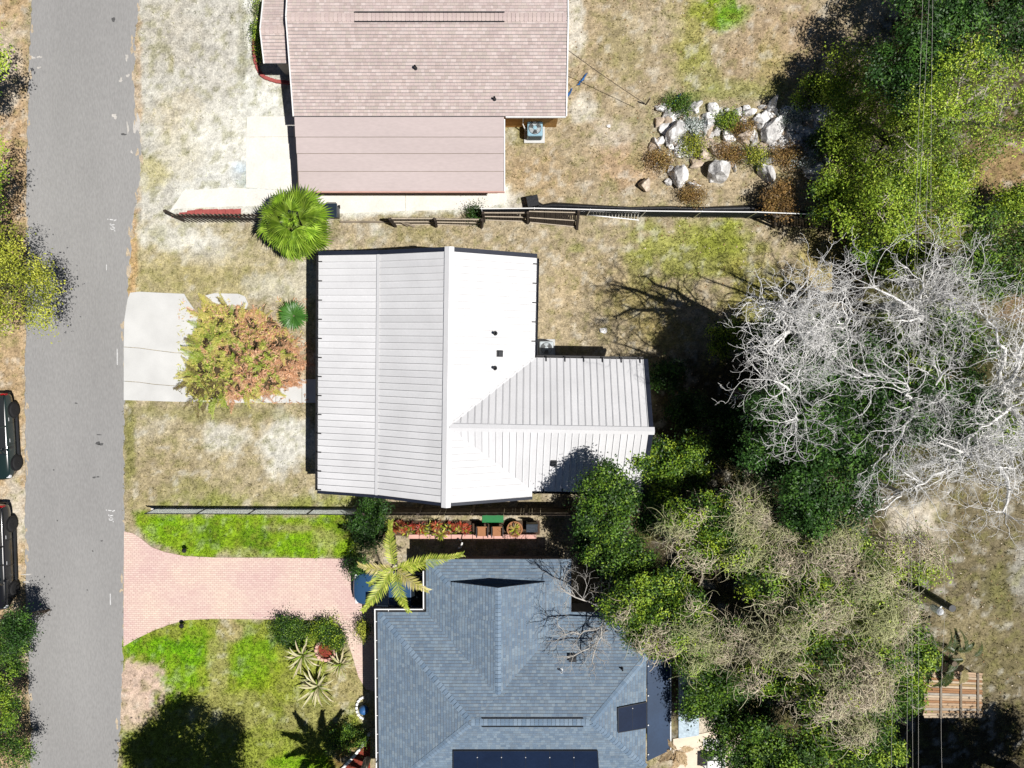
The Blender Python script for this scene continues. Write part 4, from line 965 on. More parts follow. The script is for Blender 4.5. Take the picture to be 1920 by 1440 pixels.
bare('bare sapling between the sand patch and the dark green tree', (1640, 905), [(1630, 920, 6, .8), (1690, 880, 7, .9), (1600, 960, 6, .7)], 8, 6.5, .1, 3)

# ---- olive oaks and other leafy trees, top right
leafy('oak_tree', 'large sparse olive green oak beyond the boulders', 'tree', 1735, 290, 3.7, 3.3, 3.5, 1.6, 14000, 'olive', 21, .07, lob=10, twigs=16, bark='bark_pale', clump=.18, shell=.55)
leafy('oak_tree', 'yellowish oak with thin pale twigs near the top of the wood', 'tree', 1690, 135, 4.2, 1.8, 2.0, 1.3, 4800, 'olive', 22, .07, lob=7, twigs=8, bark='bark_pale', clump=.18, shell=.55)
leafy('oak_tree', 'olive oak at the right picture edge above the brown clearing', 'tree', 1840, 190, 6.5, 2.9, 2.6, 1.6, 6500, 'olive', 23, .07, lob=8, twigs=12, bark='bark_pale', clump=.18, shell=.5)
leafy('oak_tree', 'bright yellow green oak south of the boulder heap', 'tree', 1710, 385, 4.6, 2.6, 1.9, 1.4, 6000, 'olive', 24, .07, lob=8, twigs=8, bark='bark_pale', clump=.18, shell=.55)
leafy('broadleaf_tree', 'dense dark green tree in the top right corner', 'tree', 1830, 25, 5, 3.3, 2.5, 2.0, 11000, 'deep', 25, .085, lob=9)
leafy('broadleaf_tree', 'dark green tree just left of the corner tree', 'tree', 1715, 110, 5.5, 1.8, 1.7, 1.5, 4800, 'deep', 26, .085, lob=7)
leafy('broadleaf_tree', 'tall tree beyond the top right corner shading the yard', 'tree', 2130, -150, 8, 2.8, 2.4, 1.8, 7000, 'deep', 27, .085, lob=7)
leafy('broadleaf_tree', 'mid green tree at the right edge above the bare trees', 'tree', 1870, 480, 5, 2.4, 1.7, 1.5, 5200, 'mid', 28, .08, lob=7, twigs=6, bark='bark_pale')
for i, (px, py, zc, r_, gr, lb) in enumerate([
        (1440, 630, 2.2, 1.2, 'mid', 'green bush in the shade below the long bare limb'), (1360, 640, 1.6, .9, 'olive', 'olive bush at the edge of the back yard shade'),
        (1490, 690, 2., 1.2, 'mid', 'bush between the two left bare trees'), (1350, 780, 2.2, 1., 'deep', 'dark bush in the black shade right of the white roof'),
        (1620, 470, 2.2, .8, 'fresh', 'bush at the corner of the yard fence'), (1700, 470, 2., 1.4, 'olive', 'low olive bush above the bare trees'),
        (1640, 640, 1.6, 1.3, 'olive', 'olive undergrowth below the middle bare trees'), (1780, 620, 2., 1.5, 'olive', 'undergrowth bush on the right below bare twigs'),
        (1850, 520, 2., 1.2, 'fresh', 'bright bush under the right bare trees'), (1540, 620, 1.6, 1.1, 'fresh', 'bright undergrowth bush left of the middle bare trees'),
        (1620, 780, 1.8, 1.2, 'olive', 'olive undergrowth bush below the bare stand'), (1790, 790, 1.8, 1.3, 'mid', 'green undergrowth bush right of the power lines'),
        (1880, 800, 2., 1.3, 'olive', 'undergrowth bush at the right edge below bare limbs'), (1490, 850, 2.6, 1.4, 'mid', 'green bush above the brown vine tangle'),
        (1415, 870, 2.4, 1.1, 'deep', 'dark bush in the gap above the vine tangle'), (1730, 690, 1.5, 1.2, 'olive', 'low scrub between bare trunks'),
        (1895, 380, 1.6, 1.2, 'olive', 'olive scrub at the right edge by the brown clearing'), (1790, 330, 1.8, 1.2, 'yellow', 'yellow scrub left of the brown clearing'),
        (1560, 380, 2., 1.3, 'fresh', 'bright scrub at the end of the boulder heap'), (1565, 270, 1.6, 1.0, 'mid', 'green scrub between boulders and oak'),
        (1460, 375, 1.1, .95, 'dryb', 'rusty brown bush beside the dark tarp'), (1530, 170, 1.4, .9, 'olive', 'yellow scrub left of the large olive oak')]):
    leafy('bush', lb, 'bush', px, py, zc, r_, r_ * .85, r_ * .7, int(1500 * r_ * r_) + 500, gr, 60 + i, .075, group='bushes in the wood', lob=5, limb=False, shell=.5)

# ---- dark leafy trees and the vine-covered trees, lower right
leafy('broadleaf_tree', 'dark green tree overhanging the corner of the white roof', 'tree', 1140, 935, 6.3, 1.4, 1.5, 1.2, 6000, 'mid', 31, .085, lob=9, shell=.6, trunk=(5.0, -7.9))
leafy('broadleaf_tree', 'rounded green tree right of the white roof wing', 'tree', 1262, 878, 4.2, 1.7, 1.3, 1.2, 6000, 'fresh', 32, .085, lob=7)
leafy('broadleaf_tree', 'green tree between the blue roof and the vine tangle', 'tree', 1160, 1045, 4.2, 1.5, 1.2, 1.1, 4600, 'mid', 33, .085, lob=6)
leafy('broadleaf_tree', 'dark green tree above the brown vine tangle', 'tree', 1540, 920, 8, 2.0, 2.0, 1.6, 8500, 'deep', 34, .085, lob=7)
leafy('broadleaf_tree', 'deep green tree at the bottom below the vines', 'tree', 1420, 1410, 5, 2.6, 1.5, 1.5, 9000, 'mid', 35, .085, lob=8)
leafy('broadleaf_tree', 'green tree at the bottom beside the power lines', 'tree', 1600, 1395, 5, 2.2, 1.3, 1.4, 7500, 'fresh', 36, .085, lob=7)
leafy('broadleaf_tree', 'dark green tree beside the pale blue pool strip', 'tree', 1330, 1300, 4.2, 1.5, 1.5, 1.3, 6500, 'mid', 37, .085, lob=6)
leafy('broadleaf_tree', 'green tree under the right rim of the vine tangle', 'tree', 1690, 1230, 5, 1.3, 2.4, 1.4, 7500, 'fresh', 38, .085, lob=7)
for i, (lb, px, py, zc, rx, ry, rz, nl, nv, gr) in enumerate([
        ('vine covered tree at the upper left of the brown tangle', 1360, 990, 6.5, 2.6, 1.9, 1.7, 8000, 1900, 'fresh'),
        ('vine covered tree in the centre of the brown tangle', 1530, 1070, 7, 3.0, 2.5, 1.9, 9000, 2500, 'fresh'),
        ('vine covered tree at the right of the tangle by the sand patch', 1660, 1090, 6.5, 2.0, 2.5, 1.6, 5500, 1900, 'olive'),
        ('vine covered tree over the right edge of the blue roof', 1240, 1150, 5.5, 2.2, 1.9, 1.5, 10500, 700, 'fresh'),
        ('vine covered tree at the lower middle of the tangle', 1520, 1240, 6.5, 3.0, 2.2, 1.8, 8500, 2500, 'fresh'),
        ('vine covered tree at the lower right of the tangle', 1630, 1300, 6, 2.2, 1.8, 1.5, 6500, 1500, 'mid'),
        ('vine covered tree with tan stems trailing to the patio roof', 1310, 1200, 5.5, 2.0, 1.3, 1.2, 7000, 1100, 'fresh')]):
    e, lobes = leafy('vine_tree', lb, 'tree', px, py, zc, rx, ry, rz, nl, gr, 80 + i, .075, group='trees covered in dry vines', lob=9, shell=.7, twigs=3)
    vines(e, lobes, nv, np.random.default_rng(90 + i), seed=i, sel=.55 if i in (0, 1, 2, 4) else .585)

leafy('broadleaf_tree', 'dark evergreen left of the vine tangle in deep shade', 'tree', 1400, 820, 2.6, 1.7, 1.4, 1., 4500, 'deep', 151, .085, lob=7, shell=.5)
leafy('broadleaf_tree', 'dark evergreen under the left bare trees, added for shade', 'tree', 1550, 790, 7.5, 1.7, 1.5, 1.3, 4200, 'deep', 152, .085, lob=7, shell=.5)  # crown added to throw shade beside the white roof wing
leafy('broadleaf_tree', 'tree below the right corner whose shade covers the shed yard', 'tree', 2147, 1650, 8, 3.4, 2.6, 1.8, 17000, 'mid', 153, .11, lob=9, clump=.35)
leafy('broadleaf_tree', 'tree below the picture right of the power lines', 'tree', 2040, 1700, 8, 3.2, 2.6, 1.8, 17000, 'mid', 154, .11, lob=9, clump=.35)
for i, (px, py, zc, rx, ry, gr, n, lb) in enumerate([
        (1500, 765, 8.3, 2.0, 1.6, 'deep', 7000, 'tall dark evergreen left of the bare stand, added for shade'), (1470, 850, 7.6, 1.6, 1.4, 'deep', 5600, 'tall dark evergreen above the vine tangle, added for shade'), (1560, 690, 8, 1.9, 1.6, 'deep', 7000, 'dark evergreen behind the left bare twigs, added for shade'), (1655, 760, 8.3, 2.0, 1.7, 'deep', 6500, 'dark evergreen in the middle of the bare stand, added for shade'),  # evergreens added to cast the black shade by the wing
        (1480, 645, 5.5, 1.4, 1.1, 'mid', 2800, 'green tree under the long bare limb, added for shade'), (1780, 640, 6, 1.9, 1.4, 'mid', 4200, 'green tree under the upper right bare twigs, added for shade'),  # both added as shade casters below the bare twigs
        (1800, 770, 7, 1.9, 1.6, 'deep', 4200, 'dark evergreen under the right bare trees, added for shade'), (1620, 860, 6.5, 1.6, 1.2, 'mid', 3600, 'green tree between the bare stand and the vines, added for shade'),  # two more crowns added to darken the ground beneath
        (1590, 140, 2.6, 1.2, 1.3, 'olive', 2600, 'low olive tree at the left rim of the upper wood'), (1585, 340, 2.2, 1.3, 1.2, 'olive', 2800, 'low olive tree beside the lower boulders'),
        (1600, 235, 2.6, 1.3, 1.4, 'olive', 2800, 'low olive tree touching the upper boulders'), (1620, 390, 3.4, 1.5, 1.2, 'olive', 2800, 'olive tree at the end of the chain link fence'),
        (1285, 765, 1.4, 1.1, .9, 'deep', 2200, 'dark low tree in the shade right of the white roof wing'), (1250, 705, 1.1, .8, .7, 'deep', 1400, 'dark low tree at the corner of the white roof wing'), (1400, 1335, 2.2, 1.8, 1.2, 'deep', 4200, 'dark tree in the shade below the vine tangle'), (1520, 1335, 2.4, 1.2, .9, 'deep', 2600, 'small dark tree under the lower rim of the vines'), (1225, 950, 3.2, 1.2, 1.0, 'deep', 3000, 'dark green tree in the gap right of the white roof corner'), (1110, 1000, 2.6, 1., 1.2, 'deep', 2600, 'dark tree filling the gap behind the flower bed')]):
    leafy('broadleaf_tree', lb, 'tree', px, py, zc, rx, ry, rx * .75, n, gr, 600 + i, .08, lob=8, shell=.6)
# ---- street side, left edge
leafy('broadleaf_tree', 'yellow green tree leaning over the left edge of the road', 'tree', 8, 540, 4.2, 1.9, 2.4, 1.3, 8000, 'yellow', 41, .07, lob=9, trunk=(-26.4, 5.2), clump=.18, shell=.6)
for i, (px, py, zc, r_, gr, lb) in enumerate([(8, 1225, 1.8, 1.1, 'mid', 'dark green roadside bush below the black pickup'), (0, 1310, 2., 1.2, 'fresh', 'bright green roadside bush near the lower left corner'), (18, 1400, 1.7, 1.3, 'mid', 'dark green roadside bush in the lower left corner'), (30, 1180, 2.6, .8, 'deep', 'thin dark roadside shrub beside the pickup front')]):
    leafy('bush', lb, 'bush', px, py, zc, r_, r_, r_ * .7, 2600, gr, 110 + i, .07, group='roadside bushes', lob=6, limb=False, shell=.5)
for i, (px, py, zc, r_, lb) in enumerate([(-45, 120, 4.5, 1.5, 'tree beyond the left edge beside the top of the road'), (-40, 330, 4.2, 1.6, 'tree beyond the left edge above the leaning tree'), (-50, 410, 4., 1.3, 'tree beyond the left edge shading the verge')]):
    leafy('broadleaf_tree', lb, 'tree', px, py, zc, r_, r_ * 1.2, 1., 2600, 'olive', 120 + i, .08, group='trees along the far verge', lob=6, clump=.18, shell=.5, trunk=(-27.3, P(px, py, zc).y))
leafy('broadleaf_tree', 'large tree below the picture whose shade falls on the lawn', 'tree', 335, 1661, 8, 3.2, 2.3, 1.7, 20000, 'mid', 131, .1, lob=9, clump=.3, trunk=(-11.2, -24.6))

# ---------------------------------------------------------------- palms
def arc_pts(ln, droop, n, rise=.5):
    pts = []; x = z = 0.; a = rise
    for i in range(n):
        pts.append((x, 0., z)); x += math.cos(a) * ln / (n - 1); z += math.sin(a) * ln / (n - 1); a -= droop / (n - 1)
    return pts
def feather(ln, droop, rise, npair, lw, leaf_ln, cols, seed, hang=.5, vee=.35, thick=.018):
    """One pinnate frond along +x: curved rib and many narrow leaflets."""
    rng = np.random.default_rng(seed); n = 14; A = np.array(arc_pts(ln, droop, n, rise)); m_ = MB()
    m_.tube([Vector(p) for p in A], list(np.linspace(thick, .004, n)), 4, cols[0])
    for i in range(npair):
        t = .1 + .9 * i / (npair - 1); k = min(int(t * (n - 1)), n - 2); f = t * (n - 1) - k; p = A[k] * (1 - f) + A[k + 1] * f; d = nrm(A[k + 1] - A[k])
        l_ = leaf_ln * (math.sin(min(t * 1.15 + .12, 1) * PI * .93) * .75 + .25) * rng.uniform(.85, 1.12)
        for s in (-1, 1):
            fw = .5 + .5 * t; v = nrm(d * fw + np.array([0, s, vee]) * 1.0 + rng.normal(0, .08, 3)); w_ = np.array([0, 0, -1.]) * hang
            q0 = p; q1 = p + v * l_ * .5; q2 = p + v * l_ * .85 + w_ * l_ * .3
            sd_ = nrm(np.cross(v, [0, 0, 1.])) * lw * .5; c = np.array(cols[rng.integers(len(cols))]) * rng.uniform(.8, 1.15)
            m_.add([q0 - sd_ * .5, q0 + sd_ * .5, q1 + sd_, q1 - sd_, q2], [(0, 1, 2, 3), (3, 2, 4)], tuple(c))
    return m_
def fan(rad, seg, stem, cols, seed, spread=2.6, fold_=.05, droop=.35, rise=.25):
    """One palmate leaf along +x: stem and a pleated fan of pointed blades."""
    rng = np.random.default_rng(seed); m_ = MB()
    m_.tube([(0, 0, 0), (stem * .5, 0, rise * stem * .6), (stem, 0, rise * stem)], [.02, .015, .012], 4, cols[0]); o = np.array([stem, 0, rise * stem])
    for i in range(seg):
        a = -spread / 2 + spread * i / (seg - 1); l_ = rad * (1 - .25 * abs(a) / (spread / 2)) * rng.uniform(.88, 1.08); d = np.array([math.cos(a), math.sin(a), 0]); s = np.array([-math.sin(a), math.cos(a), 0]); wd = rad * spread / seg * .5
        c = np.array(cols[rng.integers(len(cols))]) * rng.uniform(.8, 1.2)
        k = .62; p1 = o + d * l_ * k + np.array([0, 0, rise * .5 * l_ * k]); p2 = o + d * l_ + np.array([0, 0, rise * .3 * l_ - droop * l_])
        z = np.array([0, 0, fold_ * rad])
        m_.add([o, p1 - s * wd * .62 - z, p1 + z * .6, p1 + s * wd * .62 - z, p2], [(0, 1, 2), (0, 2, 3), (1, 4, 2), (2, 4, 3)], tuple(c))
    return m_
def proto_mesh(mb, name, material):
    me = mb.mesh(name); me.materials.append(M[material]); return me
def place(name, me, parent, loc, rot, sc=1.):
    o = bpy.data.objects.new(name, me); COL.objects.link(o); o.parent = parent; o.location = Vector(loc) - WL[parent.name]; o.rotation_mode = 'XYZ'; o.rotation_euler = rot; o.scale = (sc, sc, sc); return o
lime = [(.16, .27, .02), (.22, .34, .03), (.28, .40, .05), (.12, .21, .018)]
# big fan palm between the two houses
c = P(551, 417, 3.6); fp = empty('fan_palm', (c.x, c.y, 0), 'large bright green fan palm between the leaning fence and white roof', 'palm')
m_ = MB(); m_.tube([(c.x, c.y, -.05), (c.x + .03, c.y, 1.2), (c.x, c.y, 2.4), (c.x, c.y, 3.3)], [.26, .2, .19, .17], 10); m_.build('trunk', 'bark', fp)
fm = []
for s in range(6):
    k_ = (.55, .8, 1., 1.2, 1.4, 1.15)[s]; fm.append(proto_mesh(fan(1.0, 17, .8, [tuple(np.array(q) * k_ * 1.15) for q in lime], s, 2.5, .05, .3, .25), 'frond', 'palm'))
for ring, (n, el, sc, z) in enumerate(((11, -.55, 1.08, 3.2), (11, -.15, 1.08, 3.45), (9, .25, .95, 3.6), (6, .6, .75, 3.7), (5, 1.05, .5, 3.7))):
    for i in range(n):
        a = 2 * PI * (i + R.uniform(-.25, .25)) / n + ring * .4; place('frond', R.choice(fm), fp, (c.x, c.y, z), (R.uniform(-.3, .3), -el + R.uniform(-.12, .12), a), sc * R.uniform(.88, 1.08))
dm = proto_mesh(fan(.8, 22, .7, [(.22, .15, .08), (.28, .2, .1)], 9, 2.6, .05, .6, .1), 'frond', 'dry')
for i in range(7): place('frond', dm, fp, (c.x, c.y, 3.0), (R.uniform(-.4, .4), 1.0 + R.uniform(-.15, .1), PI * .7 + i * .35), .95)
# small round sago on the front yard
c = P(549, 592, .7); sg = empty('sago_palm', (c.x, c.y, 0), 'small round dark green palm beside the brush heap', 'palm')
m_ = MB(); m_.lathe((c.x, c.y, 0), [(.16, -.03), (.15, .4), (.1, .55)], 10); m_.build('trunk', 'bark', sg)
dk = [(.03, .10, .014), (.045, .14, .02), (.07, .19, .03)]
def blade(ln, wd, cols, rise, droop, seed, vee=.35):
    rng = np.random.default_rng(seed); A = np.array(arc_pts(ln, droop, 7, rise)); m_ = MB(); wds = wd * np.array([.35, .8, 1, 1, .85, .55, .05]); c_ = cols[rng.integers(len(cols))]
    for s in (-1, 1):
        vs = [tuple(p) for p in A] + [(A[i][0], s * wds[i], A[i][2] + vee * wds[i]) for i in range(7)]
        m_.add(vs, [(i, i + 1, 8 + i, 7 + i) for i in range(6)], c_)
    return m_
bm_ = [proto_mesh(blade(.86, .052, dk, .5, .75, s), 'frond', 'palm') for s in range(4)]
for i in range(44): place('frond', R.choice(bm_), sg, (c.x, c.y, .52), (0, R.uniform(-.12, .1), 2 * PI * i / 44 + R.uniform(-.03, .03)), R.uniform(.92, 1.04))
# queen palm over the blue car
pc = P(741, 1064, 4.6); pb_ = P(735, 1000, 0); qp = empty('queen_palm', (pb_.x, pb_.y, 0), 'yellow green feather palm hanging over the blue car', 'palm')
m_ = MB(); pts = [Vector((pb_.x, pb_.y, -.05)).lerp(pc, t) + Vector((.0, .18, .25)) * math.sin(t * PI) for t in np.linspace(0, 1, 9)]; m_.tube(pts, list(np.linspace(.2, .13, 9)), 10); m_.build('trunk', 'bark_pale', qp)
m_ = MB()
for k in range(1, 16):
    t = k / 17; p = Vector((pb_.x, pb_.y, -.05)).lerp(pc, t) + Vector((.0, .18, .25)) * math.sin(t * PI); d = (pc - Vector((pb_.x, pb_.y, 0))).normalized(); r_ = .2 - .07 * t + .012; m_.tube([p - d * .02, p + d * .02], r_, 10)
m_.build('trunk_rings', 'bark', qp)
yl = [(.38, .46, .05), (.48, .55, .08), (.58, .6, .13), (.28, .37, .04)]; ylb = [(.56, .48, .18), (.6, .52, .24), (.46, .44, .1)]
for k, (tx, ty, cols, dr) in enumerate([(856, 1034, yl, .75), (690, 1130, yl, 1.0), (768, 1132, yl, 1.1), (682, 1052, ylb, 1.3), (737, 978, yl, 1.1), (802, 1096, ylb, 1.2), (700, 1085, yl, 1.3), (790, 1050, yl, .8)]):
    t = P(tx, ty, 3.9); d = t - pc; ln = math.hypot(d.x, d.y) * 1.14
    me = proto_mesh(feather(ln, dr, dr * .42, int(14 + ln * 10), .04, .56, cols, 30 + k, .15, .3), 'frond', 'palm'); place('frond', me, qp, pc, (R.uniform(-.3, .3), 0, math.atan2(d.y, d.x)))
# palms off the lower edge whose shadows fall on the lawn
c = P(648, 1540, 5); op = empty('queen_palm', (c.x, c.y, 0), 'feather palm below the picture shading the lawn edge', 'palm')
m_ = MB(); m_.tube([(c.x, c.y, -.05), (c.x, c.y, 2.5), (c.x, c.y, 5)], [.2, .16, .14], 8); m_.build('trunk', 'bark_pale', op)
me = proto_mesh(feather(2.3, 1.1, .5, 50, .06, .5, lime, 60, .4, .4), 'frond', 'palm')
for i in range(11): place('frond', me, op, (c.x, c.y, 5), (R.uniform(-.2, .2), R.uniform(-.2, .25), 2 * PI * i / 11), R.uniform(.9, 1.1))
# palm whose fronds hang over the rusty shed
c = P(1790, 1245, 3.); sp = empty('shed_palm', (c.x - .2, c.y, 0), 'dark shaggy palm hanging over the rusty shed', 'palm')
m_ = MB(); m_.tube([(c.x - .2, c.y, -.05), (c.x - .1, c.y, 1.5), (c.x, c.y, 3)], [.2, .16, .14], 8); m_.build('trunk', 'bark', sp)
dg = [(.03, .06, .012), (.05, .08, .016), (.09, .10, .03)]
me = [proto_mesh(feather(1.5, 1.3, .5, 40, .04, .34, dg, 70 + i, .5, .35), 'frond', 'palm') for i in range(3)] + [proto_mesh(feather(1.4, 1.2, .4, 34, .04, .3, [(.26, .22, .10), (.30, .26, .13)], 74, .5, .35), 'frond', 'dry')]
for i in range(26): place('frond', me[3] if i % 5 == 4 else R.choice(me[:3]), sp, (c.x + R.uniform(-.8, .9), c.y + R.uniform(-.45, .5) - .0, 2.75 + R.uniform(-.3, .2)), (R.uniform(-.5, .5), R.uniform(-.1, .5), R.uniform(0, 6.28)), R.uniform(.6, .95))
# pale spiky yuccas round the fire ring
pale = [(.52, .5, .27), (.62, .58, .36), (.44, .46, .2), (.57, .5, .32)]
ym = [proto_mesh(blade(.86, .038, pale, .85, 1.2, 100 + s, .5), 'leaf', 'palm') for s in range(4)]; ym2 = [proto_mesh(blade(.6, .036, lime, 1.2, .8, 110 + s, .5), 'leaf', 'palm') for s in range(2)]
for px, py, sc, lb in ((570, 1226, 1.5, 'pale spiky yucca left of the red fire ring'), (598, 1284, 1.5, 'pale spiky yucca below the red fire ring'), (640, 1243, 1.15, 'smaller pale yucca right of the red fire ring')):
    c = P(px, py, .3); e = empty('yucca', (c.x, c.y, 0), lb, 'yucca', 'yuccas on the front lawn')
    m_ = MB(); m_.lathe((c.x, c.y, 0), [(.09, -.02), (.07, .3), (.04, .45)], 8); m_.build('stem', 'bark', e)
    for i in range(30): place('leaf', R.choice(ym if i % 4 else ym2), e, (c.x, c.y, .36), (R.uniform(-.2, .2), R.uniform(-.5, .25), 2 * PI * i / 30 * 1.0 + R.uniform(-.12, .12)), sc * R.uniform(.7, 1.1))

# ---------------------------------------------------------------- heap of cut palm fronds on the drive
hp = P(455, 660); heap = empty('brush_heap', hp, 'heap of cut palm fronds, orange and green, on the driveway', 'brush heap')
og = [(.62, .33, .18), (.68, .40, .25), (.52, .27, .14), (.70, .46, .30)]; yg = [(.58, .52, .14), (.64, .58, .2), (.5, .47, .1)]; gn = [(.28, .38, .04), (.36, .45, .07), (.44, .48, .12)]; br3 = [(.12, .09, .04), (.2, .15, .07), (.16, .14, .03)]
HM = {}
for k, (cs, mt) in dict(o=(og, 'dry'), y=(yg, 'dry'), g=(gn, 'palm'), b=(br3, 'dry')).items():
    HM[k] = [proto_mesh(feather(1.15, .9, .35, 17, .03, .34, cs, 200 + s + ord(k), .25, .45), 'frond', mt) for s in range(3)]
hpoly = [(352, 690), (372, 600), (392, 568), (440, 575), (480, 585), (520, 600), (550, 640), (568, 690), (560, 715), (520, 735), (480, 745), (430, 752), (372, 752), (345, 720)]
cnt = 0
def zone(px, py):
    t = (px - 350) / 220 + R.gauss(0, .07) + (n2.fbm(np.array([px / 13.]), np.array([py / 13.]), 3)[0] - .5) * 1.5
    k = 'o' if t > .5 else R.choice('gggy' if .15 < t < .45 and 630 < py < 715 else 'yyyg')
    if py < 605 and px < 430: k = R.choice('yyyo')
    if py > 712 and px < 420: k = R.choice('bgyb')
    if py < 640 and px > 440: k = R.choice('ooy')
    if R.random() < .03: k = 'b'
    return k
def hz(dd, px=0., py=0.):
    lum = float(n4.fbm(np.array([px / 12.]), np.array([py / 12.]), 2)[0]); return .05 + (min(max(dd, 0), 45) / 45) ** .7 * (.2 + 1.9 * max(0, lum - .2))
cx_ = np.array([R.uniform(336, 574) for _ in range(900)]); cy_ = np.array([R.uniform(560, 758) for _ in range(900)]); cdd = poly_sd(cx_, cy_, hpoly)
for px, py, dd in zip(cx_, cy_, cdd):
    if dd < -1 or cnt >= 285: continue
    cnt += 1; z = hz(dd, px, py) * R.uniform(.6, 1.05) + .04; k = zone(px, py)
    c = P(px, py, z); a = math.atan2(-(py - 660), px - 455) + R.gauss(0, .9) if dd < 30 else R.uniform(0, 6.28)
    place('frond', R.choice(HM[k]), heap, c, (R.uniform(-.5, .5), R.uniform(-.25, .3), a), R.uniform(.45, .85))
hm = MB(); vs = []; fs = []; NX, NY = 34, 28; MD = poly_sd(*np.meshgrid(330 + 250 * np.arange(NX + 1) / NX, 556 + 204 * np.arange(NY + 1) / NY), hpoly)
for j in range(NY + 1):
    for i in range(NX + 1):
        px, py = 330 + 250 * i / NX, 556 + 204 * j / NY; dd = MD[j, i]; z = hz(dd, px, py) * .72 if dd > 4 else -.06
        p = P(px, py, 0); vs.append((p.x, p.y, z + R.uniform(-.03, .03)))
for j in range(NY):
    for i in range(NX):
        q = j * (NX + 1) + i; fs.append((q, q + NX + 1, q + NX + 2, q + 1))
hm.add(vs, fs); hm.build('mound', 'mound', heap)
pool_ = dict(o=og, y=yg, g=gn, b=br3); LC, LN, LS, LCol = [], [], [], []
cx_ = NR.uniform(334, 576, 20000); cy_ = NR.uniform(558, 760, 20000); cdd = poly_sd(cx_, cy_, hpoly); cn = n4.fbm(cx_ / 12, cy_ / 12, 2)
for px, py, dd, nz in zip(cx_, cy_, cdd, cn):
    if (dd < -3 and R.random() < .93) or (nz < .44 and R.random() < .9): continue
    z = hz(dd, px, py) * R.uniform(.75, 1.12) + .05; c = P(px, py, z); LC.append(tuple(c)); LN.append((R.gauss(0, .55), R.gauss(0, .55), 1.)); LS.append(R.uniform(.07, .16)); q = R.choice(pool_[zone(px, py)]); s = R.uniform(.7, 1.2); LCol.append((q[0] * s, q[1] * s, q[2] * s))
V, F_, c_ = leaves(np.array(LC), np.array(LN), np.array(LS), .17, np.array(LCol)); tag(npmesh('leaflets', V, F_, c_, 'dry', heap), kind='stuff')
for px, py, a in ((355, 612, 2.7), (352, 640, 2.9), (350, 650, 2.3), (345, 668, 2.6), (350, 700, 2.5), (380, 740, -1.8), (365, 735, -2.2)):
    place('frond', R.choice(HM['g'] + HM['b']), heap, P(px + 25, py + 4, .5), (R.uniform(-.3, .3), R.uniform(-.2, .1), a), .8)
# ================================================================ FENCES
def pt(px, py, z=0.): return P(px, py, z)
def slat_fence(name, label, base, top, zt, nb, mt='wood_dark', rails=(.18, .82), posts=(0, 1), gap=.3, piece='picket', rail_mt='wood_grey', post_mt='wood_dark', ph=.12, jit=.03, side=-1, cat='fence', group=None):
    """Boards between a foot line and a head line measured in the photograph; it may lean."""
    b0, b1 = P(*base[0]), P(*base[1]); t0, t1 = P(*top[0], zt), P(*top[1], zt)
    e = empty(name, b0.lerp(b1, .5), label, cat, group); d = (b1 - b0); L_ = d.length; u = d.normalized(); w_ = L_ / nb * (1 - gap)
    for i in range(nb):
        t = (i + .5) / nb; a = b0.lerp(b1, t); c = t0.lerp(t1, t) + UP * R.uniform(-jit, jit * .6) + u * R.uniform(-jit, jit) * .5
        v = c - a; n_ = u.cross(v).normalized(); m_ = MB()
        m_.obox(a.lerp(c, .5) + UP * .02, v / 2, u * w_ / 2, n_ * .011); m_.build(piece, mt, e)
    for f_ in rails:
        a = b0.lerp(t0, f_); c = b1.lerp(t1, f_); v = (t0 - b0); n_ = u.cross(v).normalized() * side
        m_ = MB(); m_.beam(a - n_ * .035, c - n_ * .035, .045, .05); m_.build('rail', rail_mt, e)
    for f_ in posts:
        a = b0.lerp(b1, f_); c = t0.lerp(t1, f_); c = a + (c - a) * (1 + ph); n_ = u.cross(t0 - b0).normalized() * side
        m_ = MB(); m_.beam(a - n_ * .1 - UP * .05, c - n_ * .1, .12, .12); m_.build('post', post_mt, e)
    return e
slat_fence('picket_fence', 'dark picket fence beside the red paver strip near the street', [(344, 417), (524, 417)], [(312, 401), (500, 401)], 1.75, 24, 'wood_dark', (.8,), (0, 1), .62, side=1)
slat_fence('leaning_fence', 'leaning wooden fence panel nearest the fan palm', [(742, 421), (818, 421)], [(732, 408), (816, 408)], 1.5, 16, 'wood_grey', (.1, .5, .95), (0,), .2, rail_mt='wood_pale', group='leaning wooden fence panels')
slat_fence('leaning_fence', 'leaning wooden fence panel left of the round bush', [(818, 421), (903, 423)], [(816, 409), (904, 410)], 1.5, 18, 'wood_grey', (.1, .5, .95), (0, 1), .2, rail_mt='wood_pale', group='leaning wooden fence panels')
slat_fence('leaning_fence', 'leaning wooden fence panel right of the round bush', [(908, 412), (990, 415)], [(906, 397), (990, 397)], 1.5, 17, 'wood_dark', (.05, .5, .95), (0, 1), .2, rail_mt='wood_pale', group='leaning wooden fence panels')
slat_fence('leaning_fence', 'most tilted wooden fence panel beside the white barred panel', [(994, 417), (1082, 426)], [(992, 394), (1085, 396)], 1.35, 26, 'wood_dark', (.05, .45, .95), (1,), .15, rail_mt='wood_pale', group='leaning wooden fence panels')
slat_fence('barred_panel', 'low white barred metal panel leaning on the chain link fence', [(1086, 400), (1198, 412)], [(1086, 394.5), (1200, 397)], 1.0, 19, 'white_paint', (.03, .97), (), .72, piece='bar', rail_mt='white_paint', cat='fence panel')
slat_fence('broken_fence', 'broken dark slat fence at the end of the tarp', [(1452, 423), (1590, 432)], [(1452, 403), (1592, 414)], 1.4, 24, 'wood_grey', (.1, .9), (0, 1), .45, jit=.16)
